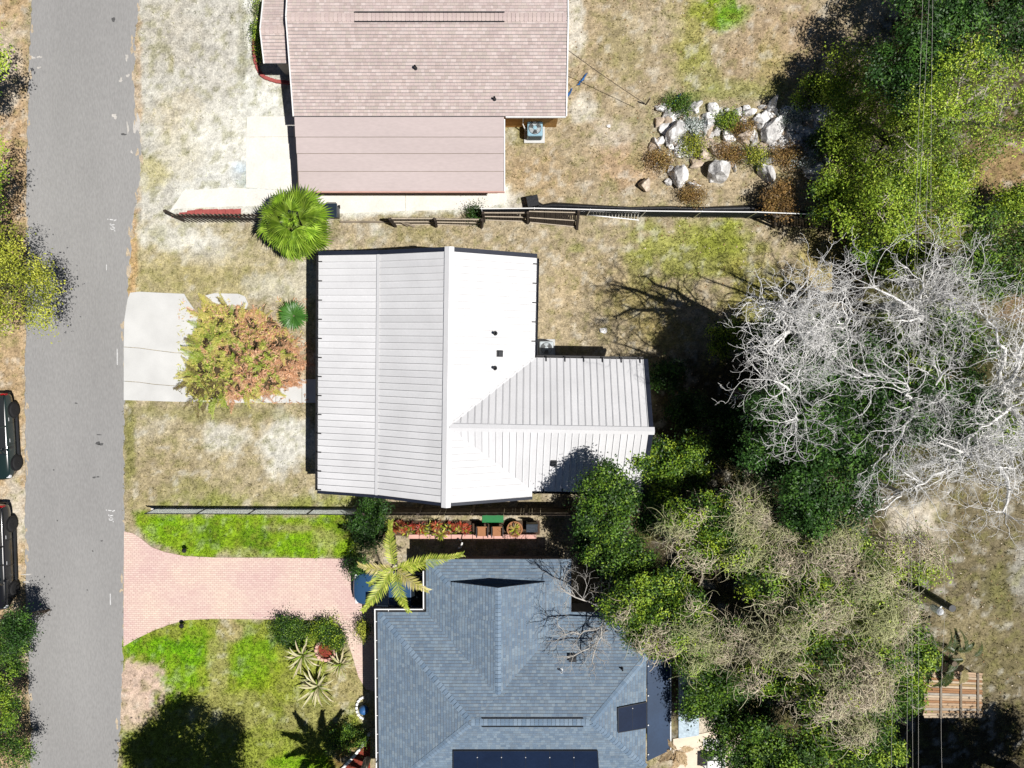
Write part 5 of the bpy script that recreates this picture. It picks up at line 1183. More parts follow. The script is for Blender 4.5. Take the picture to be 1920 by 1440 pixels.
slat_fence('yard_fence', 'dark board fence along the right side of the back yard', [(1592, 434), (1590, 560)], [(1622, 422), (1620, 556)], 1.75, 24, 'wood_dark', (.15, .85), (0, .5, 1), .05, piece='board')
slat_fence('privacy_fence', 'dark board fence between the white roof and the flower bed', [(696, 951), (1085, 951)], [(683, 966), (1088, 966)], 1.8, 76, 'wood_dark', (.12, .85), (0, .25, .5, .75, 1), .03, piece='board', side=1)
# fallen rail by the palm
m_ = MB(); m_.beam(P(638, 416, .12), P(735, 416, .25), .09, .09); m_.build('loose_rail', 'wood_grey'); tag(bpy.data.objects['loose_rail'], 'long grey rail lying between the bin and the leaning fence', 'rail')
for i, (a, b) in enumerate((((745, 412), (778, 425)), ((752, 416), (765, 424)))):
    m_ = MB(); m_.beam(P(*a, .7), P(*b, .05), .09, .05); o = m_.build('fallen_plank', 'wood_grey'); tag(o, ('longer', 'shorter')[i] + ' fallen plank propped on the leaning fence', 'plank')
def chain(name, label, pts, h, material, wire, spacing, rail_mt, screen=None, rail_r=.025, bottom=False):
    A = [P(*p) for p in pts]; e = empty(name, A[0].lerp(A[-1], .5), label, 'fence')
    paths = []
    for a, b in zip(A[:-1], A[1:]):
        L_ = (b - a).length; u = (b - a).normalized(); x = -h
        while x < L_:
            for s in (1, -1):
                x0, x1 = (x, x + h) if s == 1 else (x + h, x); z0, z1 = 0., h; q0, q1 = x0, x1
                f0 = max(0, min(1, (0 - x0) / (x1 - x0))) if s == 1 else max(0, min(1, (L_ - x0) / (x1 - x0)))
                f1 = max(0, min(1, (L_ - x0) / (x1 - x0))) if s == 1 else max(0, min(1, (0 - x0) / (x1 - x0)))
                if f1 - f0 > .02: paths.append([a + u * (x0 + (x1 - x0) * f0) + UP * (h * f0 + .03), a + u * (x0 + (x1 - x0) * f1) + UP * (h * f1 + .03)])
            x += spacing
        m_ = MB(); m_.tube([a + UP * (h + .04), b + UP * (h + .04)], rail_r, 6); m_.build('top_rail', rail_mt, e)
        if bottom: m_ = MB(); m_.tube([a + UP * .06, b + UP * .06], rail_r * .7, 6); m_.build('bottom_rail', rail_mt, e)
        n = max(1, round(L_ / 2.6))
        for i in range(n):
            p = a.lerp(b, i / n); m_ = MB(); m_.tube([p - UP * .05, p + UP * (h + .08)], .032, 6); m_.build('post', rail_mt, e)
        if screen:
            v = Vector((-u.y, u.x, 0)) * .02; m_ = MB(); k = 14; vs = []; fs = []
            for i in range(k + 1):
                p = a.lerp(b, i / k) + v * (1 + 2 * R.random()); vs += [p + UP * (.02 + .1 * R.random()), p + UP * h * .55 + v * R.uniform(-1, 2), p + UP * (h - .02 - .12 * R.random())]
                if i: q = 3 * i; fs += [(q - 3, q, q + 1, q - 2), (q - 2, q + 1, q + 2, q - 1)]
            m_.add(vs, fs); m_.build('screen', screen, e)
    pa = np.array([[tuple(p) for p in q] for q in paths]); V, F_ = tubes(pa, np.full(pa.shape[:2], wire), 3)
    tag(npmesh('wire_mesh', V, F_, None, material, e), kind='stuff'); return e
chain('chain_link_fence', 'chain link fence with dark screen and white top rail behind the boulders', [(905, 403), (1000, 402), (1200, 407), (1400, 409), (1500, 413), (1592, 428)], 1.6, 'ink', .004, .12, 'white_paint', 'screen', .028)
chain('chain_link_fence', 'low green chain link fence across the front lawn', [(292, 954), (480, 955), (694, 956)], 1.05, 'green_wire', .007, .075, 'ink', None, .018, True)
ms = px_slab('mow_strip', [(284, 952), (480, 953), (690, 954), (690, 963), (480, 962), (284, 961)], .02, 'concrete_old', None); tag(ms, kind='structure')
# black tarp behind the fence
m_ = MB(); vs = []; fs = []; tp = [(1000, 374, 393), (1020, 383, 394), (1035, 379, 394), (1100, 383, 395), (1180, 388, 397), (1250, 386, 398), (1320, 388, 399), (1400, 384, 400), (1480, 392, 404), (1560, 402, 412)]
for i, (x, y0, y1) in enumerate(tp):
    for k in range(5):
        p = P(x + R.uniform(-3, 3), y0 + (y1 - y0) * k / 4, 0); vs.append((p.x, p.y, .03 + (.22 + R.uniform(0, .15)) * math.sin(k / 4 * PI)))
    if i:
        for k in range(4): q = 5 * i + k; fs.append((q - 5, q, q + 1, q - 4))
m_.add(vs, fs); o = m_.build('black_tarp', 'tarp', smooth=True); tag(o, 'crumpled black tarp lying along the chain link fence', 'tarp')
c = P(998, 381); m_ = MB(); m_.box(c.x, c.y, .28, .55, .5, .56, .2); m_.box(c.x, c.y, .58, .6, .55, .04, .2); o = m_.build('black_crate', 'tarp', bevel=.02); tag(o, 'black crate at the left end of the tarp', 'crate')

# ================================================================ VEHICLES
def vehicle(name, label, paint, Ln, Wd, kind, loc, rz):
    e = empty(name, (0, 0, 0), label, 'pickup' if kind == 'pickup' else 'car'); h = Wd / 2; tall = kind != 'sedan'
    zt = 1.02 if kind == 'suv' else (1.08 if kind == 'pickup' else .86)
    st = [(-.5, .72, .45, .72), (-.488, .9, .34, .9), (-.45, .97, .27, .97), (-.3, 1, .24, 1.), (0, 1, .23, 1.), (.2, 1, .23, .99), (.36, .97, .25, .94), (.44, .9, .28, .86), (.485, .76, .34, .76), (.5, .58, .42, .62)]
    m_ = MB(); vs = []; fs = []
    for x, wf, zb, zf in st:
        w_ = h * wf; z1 = zt * zf
        half = [(-.8 * w_, zb), (-.97 * w_, zb + .1), (-w_, (zb + z1) / 2), (-.97 * w_, z1 - .1), (-.86 * w_, z1 - .02), (-.45 * w_, z1 + .025)]
        ring = half + [(0, z1 + .035)] + [(-y, z) for y, z in half[::-1]]
        vs += [(x * Ln, y, z) for y, z in ring]
    n = 13
    for i in range(len(st) - 1):
        for k in range(n): fs.append((i * n + k, (i + 1) * n + k, (i + 1) * n + (k + 1) % n, i * n + (k + 1) % n))
    fs.append(tuple(range(n))); fs.append(tuple((len(st) - 1) * n + k for k in range(n - 1, -1, -1)))
    m_.add(vs, fs); b = m_.build('body', paint, e, True)
    sb = b.modifiers.new('sub', 'SUBSURF'); sb.levels = sb.render_levels = 2
    WL[b.name] = Vector((0, 0, 0))
    cb = dict(suv=(-.47, .2, -.42, .06, 1.68), sedan=(-.36, .22, -.2, .06, 1.42), pickup=(-.12, .24, -.06, .12, 1.82))[kind]
    xr0, xf0, xr1, xf1, zr = cb; zb = zt - .01
    lo = [(xr0 * Ln, -h * .9), (xf0 * Ln, -h * .86), (xf0 * Ln, h * .86), (xr0 * Ln, h * .9)]; hi = [(xr1 * Ln, -h * .7), (xf1 * Ln, -h * .68), (xf1 * Ln, h * .68), (xr1 * Ln, h * .7)]
    m_ = MB(); m_.add([(x, y, zb) for x, y in lo] + [(x, y, zr - .03) for x, y in hi], [(0, 1, 5, 4), (1, 2, 6, 5), (2, 3, 7, 6), (3, 0, 4, 7), (4, 5, 6, 7)]); m_.build('windows', 'glass', e)
    m_ = MB(); m_.add([(x, y * 1.03, zr - .035) for x, y in hi] + [(x * .97 + .03 * (xr1 + xf1) / 2 * Ln, y * .93, zr + .01) for x, y in hi], [(0, 1, 5, 4), (1, 2, 6, 5), (2, 3, 7, 6), (3, 0, 4, 7), (4, 5, 6, 7), (3, 2, 1, 0)]); m_.build('roof', paint, e, bevel=.02)
    for i in range(4):
        m_ = MB(); m_.beam((lo[i][0], lo[i][1] * 1.01, zb), (hi[i][0], hi[i][1] * 1.02, zr - .02), .07, .06); m_.build('pillar', paint, e)
    for s in (-1, 1):
        xm = (xr0 + xf0) / 2 * Ln * .9; m_ = MB(); m_.beam((xm, s * h * .905, zb), (xm + .02, s * h * .715, zr - .02), .07, .05); m_.build('pillar', paint, e)
        m_ = MB(); m_.obox((xf0 * Ln - .28, s * (h + .1), zt + .06), (.07, 0, 0), (0, .1, 0), (0, 0, .07)); m_.build('mirror', paint, e, bevel=.02)
        for xd in (-.2, .04):
            m_ = MB(); m_.obox((xd * Ln, s * (h + .008), zt - .16), (.09, 0, 0), (0, .012, 0), (0, 0, .014)); m_.build('door_handle', 'rim', e)
            m_ = MB(); m_.obox((xd * Ln + .2, s * (h - .003), .62), (.006, 0, 0), (0, .004, 0), (0, 0, .26)); m_.build('door_seam', 'black', e)
        m_ = MB(); m_.obox((0, s * (h - .02), .24), (Ln * .24, 0, 0), (0, .05, 0), (0, 0, .04)); m_.build('side_step', 'ink', e)
        m_ = MB(); m_.obox((Ln * .455, s * h * .66, zt * .7), (.08, 0, 0), (0, h * .19, 0), (0, 0, .07)); m_.build('headlight', 'lens', e, bevel=.02)
        m_ = MB(); m_.obox((-Ln * .485, s * h * .78, zt * .78), (.05, 0, 0), (0, h * .12, 0), (0, 0, .12)); m_.build('taillight', 'red_lens', e, bevel=.02)
        for xw in (.31, -.3):
            rw = .38 if tall else .33; y = s * (h - .07)
            m_ = MB(); m_.lathe((0, 0, 0), [(rw * .66, -.11), (rw * .95, -.115), (rw, -.07), (rw, .07), (rw * .95, .115), (rw * .66, .11)], 24); w0 = m_.build('wheel', 'rubber', e, True); w0.location = (xw * Ln, y, rw); w0.rotation_euler = (PI / 2 * (-s), 0, 0)
            m_ = MB(); m_.lathe((0, 0, .06), [(rw * .64, -.02), (rw * .64, .03), (rw * .57, .035), (rw * .55, .0)], 24); m_.lathe((0, 0, .06), [(rw * .14, 0), (rw * .13, .045), (.02, .05)], 10)
            for k in range(5):
                a = 2 * PI * k / 5; m_.obox((math.cos(a) * rw * .34, math.sin(a) * rw * .34, .085), (math.cos(a) * rw * .23, math.sin(a) * rw * .23, 0), (-math.sin(a) * .035, math.cos(a) * .035, 0), (0, 0, .012))
            r0 = m_.build('rim', 'rim', w0) if False else None
            me = m_.mesh('rim'); me.materials.append(M['rim']); ro = bpy.data.objects.new('rim', me); COL.objects.link(ro); ro.parent = w0
            m_ = MB(); m_.lathe((0, 0, -.025), [(rw * 1.13, -.1), (rw * 1.13, .095), (rw * .9, .1)], 24); wa = m_.build('wheel_arch', 'black', e); wa.location = (xw * Ln, y, rw + .02); wa.rotation_euler = (PI / 2 * (-s), 0, 0)
    m_ = MB(); m_.obox((Ln * .492, 0, zt * .55), (.03, 0, 0), (0, h * .42, 0), (0, 0, .1)); m_.build('grille', 'black', e, bevel=.01)
    m_ = MB(); m_.obox((-Ln * .495, 0, .42), (.05, 0, 0), (0, h * .8, 0), (0, 0, .09)); m_.build('bumper', 'ink', e, bevel=.03)
    if kind == 'pickup':
        m_ = MB(); m_.obox((-.3 * Ln, 0, zt + .006), (Ln * .165, 0, 0), (0, h * .78, 0), (0, 0, .05)); m_.build('bed_cover', 'ink', e, bevel=.01)
        for s in (-1, 1): m_ = MB(); m_.obox((-.3 * Ln, s * h * .86, zt + .05), (Ln * .175, 0, 0), (0, .05, 0), (0, 0, .05)); m_.build('bed_rail', paint, e, bevel=.015)
    if kind == 'suv':
        for s in (-1, 1): m_ = MB(); m_.tube([(xr1 * Ln + .2, s * h * .6, zr + .01), (xr1 * Ln + .3, s * h * .6, zr + .06), (xf1 * Ln - .25, s * h * .6, zr + .06), (xf1 * Ln - .12, s * h * .6, zr + .01)], .02, 6); m_.build('roof_rail', 'rim', e)
    e.location = loc; e.rotation_euler = (0, 0, rz); WL[e.name] = Vector(loc); return e
vehicle('parked_suv', 'dark green utility car parked on the left verge', 'car_green', 4.5, 1.86, 'suv', (-26.62, P(0, 816).y, 0), -PI / 2 + .02)
vehicle('parked_pickup', 'black pickup parked on the left verge below the green car', 'car_black', 5.6, 1.95, 'pickup', (-27.0, P(0, 1038).y, 0), -PI / 2)
bc_ = P(737, 1106, .9)
vehicle('parked_car', 'blue car under the feather palm at the end of the paver drive', 'car_blue', 4.5, 1.8, 'sedan', (bc_.x + .12, bc_.y - .02, 0.035), PI)

# ================================================================ SMALLER THINGS
def ac(name, label, px, py, s, case, z=.8):
    c = P(px, py, 0); e = empty(name, (c.x, c.y, 0), label, 'air conditioner'); k = s / 2
    m_ = MB(); m_.box(c.x, c.y, .04, s * 1.35, s * 1.3, .1); m_.build('pad', 'concrete', e)
    m_ = MB(); m_.box(c.x, c.y, .1 + z / 2, s, s, z); m_.build('case', case, e, bevel=.07)
    for i in range(8):
        m_ = MB(); m_.box(c.x, c.y, .2 + i * z * .105, s + .012, s * .84, .035); m_.box(c.x, c.y, .2 + i * z * .105, s * .84, s + .012, .035); m_.build('louvre', 'ink', e)
    zt = .1 + z
    m_ = MB(); m_.lathe((c.x, c.y, zt - .06), [(k * .82, 0), (k * .82, .075), (k * .76, .075), (k * .76, .0)], 28); m_.build('fan_ring', 'ink', e)
    m_ = MB(); m_.lathe((c.x, c.y, zt + .002), [(k * .76, 0), (k * .76, .004), (.01, .004)], 28); m_.build('fan_well', 'ac', e)
    for i in range(3):
        a = i * 2 * PI / 3 + .6; m_ = MB(); d = Vector((math.cos(a), math.sin(a), 0)); n_ = Vector((-d.y, d.x, 0)); o = Vector((c.x, c.y, zt + .02))
        m_.add([o + d * .08 - n_ * .05, o + d * k * .7 - n_ * .16, o + d * k * .72 + n_ * .1 + UP * .03, o + d * .08 + n_ * .06 + UP * .02], [(0, 1, 2, 3)]); m_.build('fan_blade', 'ink', e)
    m_ = MB(); m_.lathe((c.x, c.y, zt + .01), [(k * .26, 0), (k * .24, .06), (.02, .07)], 16); m_.build('motor_cap', case, e)
    m_ = MB()
    for r_ in (.3, .45, .6, .74): m_.tube([(c.x + math.cos(a) * k * r_, c.y + math.sin(a) * k * r_, zt + .075) for a in np.linspace(0, 2 * PI, 29)], .006, 4)
    m_.build('guard', 'galv', e)
    return e
ac('air_conditioner', 'pale blue air conditioner beside the pink shingle house', 1002, 250, .78, 'ac_blue')
m_ = MB(); a = P(990, 216, 2.3); m_.tube([P(981, 221, 1.6), P(980, 232, .9), P(985, 243, .5), P(990, 246, .4)], .03, 6); o = m_.build('refrigerant_line', 'white_paint'); tag(o, 'white pipe from the tan wall to the pale blue air conditioner', 'pipe')
ac('air_conditioner', 'white air conditioner in the corner of the white metal roof', 1023, 653, .72, 'ac')
# bin by the palm
c = P(630, 402); e = empty('wheeled_bin', c, 'dark blue wheeled bin beside the fan palm', 'bin')
m_ = MB(); m_.add([(c.x + sx * .22, c.y + sy * .25, 0.08) for sx, sy in ((-1, -1), (1, -1), (1, 1), (-1, 1))] + [(c.x + sx * .29, c.y + sy * .33, 1.0) for sx, sy in ((-1, -1), (1, -1), (1, 1), (-1, 1))], [(3, 2, 1, 0), (0, 1, 5, 4), (1, 2, 6, 5), (2, 3, 7, 6), (3, 0, 4, 7), (4, 5, 6, 7)]); m_.build('body', 'bin', e, bevel=.03)
m_ = MB(); m_.box(c.x, c.y, 1.04, .64, .72, .07); m_.build('lid', 'bin', e, bevel=.03)
for s in (-1, 1): m_ = MB(); m_.tube([(c.x + s * .2 - .03, c.y + .36, .1), (c.x + s * .2 + .03, c.y + .36, .1)], .1, 12); m_.build('wheel', 'rubber', e)
m_ = MB(); m_.tube([(c.x - .25, c.y + .4, .98), (c.x + .25, c.y + .4, .98)], .018, 6); m_.build('handle', 'ink', e)
leafy('bush', 'small round dark bush between two leaning fence panels', 'bush', 893, 402, .6, .3, .3, .4, 700, 'deep', 140, .05, lob=4, limb=False)
# landscape lamps
for px, py, lb in ((352, 1028, 'small black path lamp on the green verge edge'), (347, 1168, 'small black path lamp on the lower lawn edge')):
    c = P(px, py); e = empty('path_lamp', c, lb, 'lamp', 'path lamps by the paver drive')
    m_ = MB(); m_.tube([(c.x, c.y, -.02), (c.x, c.y, .5)], .025, 8); m_.build('stake', 'black', e)
    m_ = MB(); m_.lathe((c.x, c.y, .42), [(.13, 0), (.12, .03), (.05, .1), (.02, .12)], 12); m_.build('shade', 'black', e)
    m_ = MB(); m_.lathe((c.x, c.y, .36), [(.05, 0), (.06, .07), (.04, .08)], 10); m_.build('lens', 'lens', e)
# red fire ring on the lawn
c = P(612, 1217); e = empty('fire_ring', c, 'round ring of pinkish stones with red mulch on the lawn', 'fire ring')
for i in range(16):
    a = 2 * PI * i / 16; m_ = MB(); m_.box(c.x + math.cos(a) * .5, c.y + math.sin(a) * .52, .12, .16, .17, .26 + R.uniform(-.03, .03), a); m_.build('stone', 'pink', e, bevel=.03)
m_ = MB(); m_.lathe((c.x, c.y, 0), [(.42, 0), (.4, .07), (.15, .11), (.02, .09)], 16); m_.build('mulch_bed', 'mulch', e)
leafy('bush', 'dark green shrub left of the fire ring by the paver edge', 'bush', 545, 1186, .45, .85, .7, .35, 3000, 'mid', 141, .06, lob=6, limb=False)
leafy('bush', 'bright green shrub above the fire ring', 'bush', 614, 1190, .5, .8, .65, .38, 3000, 'fresh', 142, .06, lob=6, limb=False)
leafy('bush', 'low shrub at the lawn edge near the white stone edging', 'bush', 648, 1385, .6, .9, .55, .4, 2000, 'mid', 143, .06, lob=5, limb=False)
leafy('bush', 'small flowering shrub against the white gutter shade', 'bush', 682, 1182, .6, .3, .55, .4, 700, 'yellow', 144, .05, lob=4, limb=False)
# gazing ball with white rim
c = P(684, 1326); e = empty('garden_globe', c, 'dark blue garden globe in a white scalloped ring', 'garden globe')
m_ = MB(); m_.lathe((c.x, c.y, .05), [(.08, 0), (.2, .1), (.26, .25), (.2, .4), (.08, .48), (.01, .5)], 16); m_.build('globe', 'blue', e, True)
for i in range(9):
    a = PI * .55 + i * PI * .9 / 8; m_ = MB(); m_.box(c.x + math.cos(a) * .42, c.y + math.sin(a) * .58, .06, .13, .16, .14, a); m_.build('edging_stone', 'white_paint', e, bevel=.03)
e = empty('white_stone_edging', P(665, 1398), 'curved row of white edging stones at the bottom of the lawn', 'edging')
for i in range(15):
    t = i / 14; c = P(692 - 52 * t, 1376 + 66 * t ** .8); m_ = MB(); m_.box(c.x, c.y, .07, .2, .15, .16, .9 + R.uniform(-.2, .2)); m_.build('edging_stone', 'white_paint', e, bevel=.04)
m_ = MB(); m_.prism([P(*q).to_tuple()[:2] for q in ((694, 1384), (694, 1470), (640, 1470), (646, 1442), (668, 1410))], -.02, .05); o = m_.build('mulch_bed', 'mulch'); tag(o, 'red mulch bed behind the white edging stones', 'mulch')
# red brick border at the top house porch
e = empty('brick_border', P(500, 130), 'curved border of red bricks round the porch bed', 'border')
bp_ = [(478, 80), (477, 92), (478, 104), (480, 116), (484, 128), (489, 138), (496, 145), (505, 149), (514, 152), (523, 154), (532, 155), (540, 156)]
for i, q in enumerate(bp_):
    c = P(*q); q2 = P(*bp_[min(i + 1, len(bp_) - 1)]) - P(*bp_[max(i - 1, 0)]); m_ = MB(); m_.box(c.x, c.y, .06, .29, .17, .16, math.atan2(q2.y, q2.x) + R.uniform(-.1, .1)); m_.build('brick', 'brick_red', e, bevel=.02)
leafy('bush', 'thin row of weeds beside the porch roof', 'bush', 486, 60, .4, .28, 1.5, .3, 1400, 'olive', 145, .05, lob=6, limb=False, shell=.3)

# ---- flower bed behind the blue house
bed = px_slab('flower_bed', [(716, 976), (1012, 976), (1012, 1002), (716, 1004)], .06, 'soil', None); tag(bed, kind='structure')
e = empty('garden_wall', P(885, 1004), 'low pink wall in front of the flower bed', 'wall')
a, b = P(768, 1003), P(1006, 1003); n = 12
for i in range(n):
    p, q = a.lerp(b, i / n), a.lerp(b, (i + 1) / n - .004); m_ = MB(); m_.beam(p + UP * .17, q + UP * .17, .22, .36); m_.build('block', 'pink', e, bevel=.01)
def rosette(cols, seed, n=13, ln=.34):
    rng = np.random.default_rng(seed); m_ = MB()
    for i in range(n):
        b_ = blade(ln * rng.uniform(.7, 1.1), .035, cols, rng.uniform(.4, 1.1), rng.uniform(.8, 1.6), seed * 31 + i); a_ = 2 * PI * i / n + rng.uniform(-.2, .2); ca, sa = math.cos(a_), math.sin(a_)
        m_.add([(x * ca - y * sa, x * sa + y * ca, z + .05) for x, y, z in b_.v], b_.f, b_.c[0])
    return m_
rr = [proto_mesh(rosette(GREENS['redleaf'], 300 + s), 'bromeliad', 'palm') for s in range(3)]; ry = [proto_mesh(rosette(GREENS['yellow'] + GREENS['dryb'], 310 + s), 'bromeliad', 'palm') for s in range(3)]
ORD = 'first second third fourth fifth sixth seventh eighth ninth tenth eleventh twelfth thirteenth fourteenth fifteenth sixteenth seventeenth eighteenth nineteenth twentieth twenty-first twenty-second twenty-third twenty-fourth twenty-fifth twenty-sixth twenty-seventh twenty-eighth twenty-ninth thirtieth'.split()
kr = ky = 0
for i, px in enumerate(sorted(R.uniform(724, 884) for _ in range(46))):
    py = R.uniform(979, 1000); c = P(px, py); red = R.random() < .6 and py < 994
    o = bpy.data.objects.new('bromeliad', R.choice(rr if red else ry)); COL.objects.link(o); o.location = (c.x, c.y, .06 + R.uniform(0, .2)); o.rotation_euler = (0, 0, R.uniform(0, 6)); s = R.uniform(.8, 1.3); o.scale = (s, s, s)
    kr += red; ky += not red
    tag(o, '%s red leaved plant from the left in the flower bed' % ORD[kr - 1] if red else '%s yellow green plant from the left in the flower bed' % ORD[ky - 1], 'plant', 'red bedding plants' if red else 'yellow green bedding plants')
def chair(px, py, lb):
    c = P(px, py); e = empty('garden_chair', c, lb, 'chair', 'garden chairs by the flower bed')
    m_ = MB(); m_.box(c.x, c.y, .46, .5, .5, .07); m_.build('seat', 'tan_cloth', e, bevel=.02)
    m_ = MB(); m_.obox((c.x, c.y + .3, .74), (.25, 0, 0), (0, .03, 0), (0, .06, .27)); m_.build('backrest', 'tan_cloth', e, bevel=.015)
    for s in (-1, 1):
        m_ = MB(); m_.beam((c.x + s * .29, c.y - .28, .66), (c.x + s * .29, c.y + .3, .68), .06, .035); m_.build('armrest', 'black', e)
        for t in (-.26, .26): m_ = MB(); m_.beam((c.x + s * .28, c.y + t, 0), (c.x + s * .28, c.y + t, .65), .035, .035); m_.build('leg', 'black', e)
    m_ = MB()
chair(905, 992, 'left garden chair with tan seat right of the bedding plants'); chair(933, 992, 'right garden chair with tan seat below the green box')
c = P(924, 972, 1.); e = empty('green_box', (c.x, c.y, 0), 'bright green storage box in front of the dark fence', 'box')
m_ = MB(); m_.box(c.x, c.y, .5, 1.05, .36, 1.0); m_.build('body', 'green_box', e, bevel=.03); m_ = MB(); m_.box(c.x, c.y, 1.02, 1.1, .42, .06); m_.build('lid', 'green_box', e, bevel=.02)
c = P(965, 988); e = empty('plant_pot', c, 'large terracotta pot with a dry plant beside the garden chairs', 'pot')
m_ = MB(); m_.lathe(c, [(.25, 0), (.38, .4), (.42, .42), (.42, .48), (.35, .48), (.33, .4), (.02, .38)], 18); m_.build('pot', 'tan_cloth', e)
o = bpy.data.objects.new('plant', ry[0]); COL.objects.link(o); o.parent = e; o.location = (0, 0, .4); o.scale = (1.3, 1.3, 1.3)
c = P(997, 985); e = empty('dark_bench', c, 'dark green bench at the right end of the flower bed', 'bench')
m_ = MB(); m_.box(c.x, c.y, .45, .6, .5, .06); m_.build('seat', 'bin', e, bevel=.01); m_ = MB(); m_.box(c.x, c.y + .27, .72, .6, .05, .5); m_.build('backrest', 'bin', e, bevel=.01)
for sx in (-1, 1):
    for sy in (-1, 1): m_ = MB(); m_.box(c.x + sx * .26, c.y + sy * .2, .21, .05, .05, .42); m_.build('leg', 'galv', e)
c = P(868, 1000); e = empty('hook_pole', c, 'dark hooked pole with white tip in front of the pink wall', 'pole')
m_ = MB(); m_.tube([(c.x, c.y + .1, 0), (c.x, c.y, 1.4), (c.x + .03, c.y + .1, 1.75), (c.x - .1, c.y + .2, 1.8), (c.x - .2, c.y + .1, 1.7)], .03, 8); m_.build('pole', 'black', e)
m_ = MB(); m_.tube([(c.x + .02, c.y - .25, .9), (c.x - .04, c.y - .45, 1.05), (c.x - .16, c.y - .5, 1.0)], .05, 8); m_.build('tip', 'white_paint', e)
leafy('bush', 'dark shrub at the left end of the flower bed', 'bush', 690, 985, 1.2, .8, 1.1, .8, 3600, 'deep', 146, .07, lob=6, limb=False)
leafy('bush', 'dark shrub between the green verge and the blue car', 'bush', 668, 1062, .7, .55, .5, .4, 1200, 'deep', 147, .06, lob=5, limb=False)
leafy('bush', 'dark tall shrub poking above the end of the green chain link fence', 'bush', 705, 950, 1.9, .5, .6, .7, 1600, 'deep', 148, .06, lob=5, limb=False)
# clutter on the patio
c = P(1268, 1405, 2.7); e = empty('dead_frond_pile', c, 'pile of dead tan palm fronds on the patio roof edge', 'palm fronds')
me = proto_mesh(feather(1.3, .6, .15, 40, .04, .35, [(.42, .31, .18), (.5, .38, .24), (.34, .24, .13)], 400, .4, .2), 'frond', 'dry')
for i in range(11): place('frond', me, e, c + Vector((R.uniform(-.25, .25), R.uniform(-.3, .2), R.uniform(.02, .25))), (R.uniform(-.5, .5), R.uniform(0, .5), R.choice((-1.2, -1.5, -1.9, 2.2, 1.9, -.7)) + R.uniform(-.3, .3)), R.uniform(.7, 1.1))
c = P(1332, 1424); e = empty('patio_table', c, 'dark framed patio table on the pale paving', 'table')
m_ = MB()
for s in (-1, 1): m_.box(c.x + s * .38, c.y, .72, .05, .8, .04); m_.box(c.x, c.y + s * .38, .721, .72, .05, .04)
m_.build('frame', 'black', e); m_ = MB(); m_.box(c.x, c.y, .70, .72, .72, .02); m_.build('top', 'white_paint', e)
for sx in (-1, 1):
    for sy in (-1, 1): m_ = MB(); m_.box(c.x + sx * .36, c.y + sy * .36, .35, .04, .04, .7); m_.build('leg', 'black', e)
# rusty shed
e = empty('shed', P(1785, 1300, 0), 'small shed with rusty corrugated roof under the shaggy palm', 'shed')
z = 2.1; a0, a1, a2, a3 = P(1731, 1254, z), P(1841, 1262, z), P(1841, 1346, z - .1), P(1731, 1346, z - .1)
m_ = MB(); lo = [Vector((p.x * .995, p.y, 0)) for p in (a0, a1, a2, a3)]; cen = sum(lo, Vector()) / 4; lo = [cen + (p - cen) * .9 for p in lo]; m_.prism([(p.x, p.y) for p in lo], 0, z - .2); m_.build('wall', 'wood_grey', e)
for k in range(19):
    t0, t1 = k / 19, (k + .88) / 19; w_ = [a0.lerp(a3, t0), a1.lerp(a2, t0), a1.lerp(a2, t1), a0.lerp(a3, t1)]; pl = Plane(w_); m_ = MB()
    cq = R.choice(((.36, .24, .14), (.42, .3, .2), (.3, .16, .08), (.36, .32, .27), (.32, .22, .11), (.44, .35, .25))); m_.slab3([p + UP * R.uniform(0, .02) + Vector((R.uniform(-.05, .05), 0, 0)) for p in w_][::-1], (0, 0, 1), .025, cq); m_.build('roof_board', 'board', e)
for u in (.29, .63, .92):
    m_ = MB(); m_.beam(a0.lerp(a1, u) + UP * .07, a3.lerp(a2, u) + UP * .07, .1, .03); m_.build('batten', 'wood_grey', e)
# metal frame chair in the wood
c = P(1612, 105, .8); e = empty('metal_frame', (c.x, c.y, 0), 'square grey metal frame standing under the yellowish oak', 'frame')
for sx in (-1, 1):
    for sy in (-1, 1): m_ = MB(); m_.tube([(c.x + sx * .36, c.y + sy * .4, 0), (c.x + sx * .36, c.y + sy * .4, .8)], .02, 6); m_.build('leg', 'galv', e)
    m_ = MB(); m_.tube([(c.x + sx * .36, c.y - .4, .8), (c.x + sx * .36, c.y + .4, .8)], .022, 6); m_.build('rail', 'galv', e); m_ = MB(); m_.tube([(c.x - .36, c.y + sx * .4, .8), (c.x + .36, c.y + sx * .4, .8)], .022, 6); m_.build('rail', 'galv', e)

# ================================================================ POLE AND WIRES
top = P(1786, 1141, 9.2); e = empty('utility_pole', (top.x, top.y, 0), 'dark utility pole rising out of the vine tangle', 'utility pole')
m_ = MB(); m_.tube([(top.x, top.y, -.1), (top.x, top.y, 5), (top.x, top.y, 9.2)], [.2, .17, .14], 12); m_.build('pole', 'ink', e)
m_ = MB(); m_.lathe((top.x - .18, top.y - .32, 8.2), [(.14, 0), (.15, .1), (.15, .5), (.1, .58), (.03, .64)], 12); m_.build('transformer', 'lens', e)
m_ = MB(); m_.beam((top.x, top.y, 8.6), (top.x - .18, top.y - .32, 8.55), .06, .06); m_.build('bracket', 'galv', e)
def wire(lb, a, b, sag, r_=.0042, mt='line', cat='wire', group='power lines'):
    a, b = Vector(a), Vector(b); m_ = MB(); m_.tube([a.lerp(b, t) - UP * sag * math.sin(t * PI) for t in np.linspace(0, 1, 15)], r_, 5); o = m_.build('power_line', mt); tag(o, lb, cat, group)
wire('power line running up from the utility pole past the sand patch', top + Vector((-.1, 0, -.3)), P(1750, -60, 9), .5)
wire('power line left of the main line through the bare twigs', P(1700, 1480, 8.), P(1745, -60, 8.4), .4)
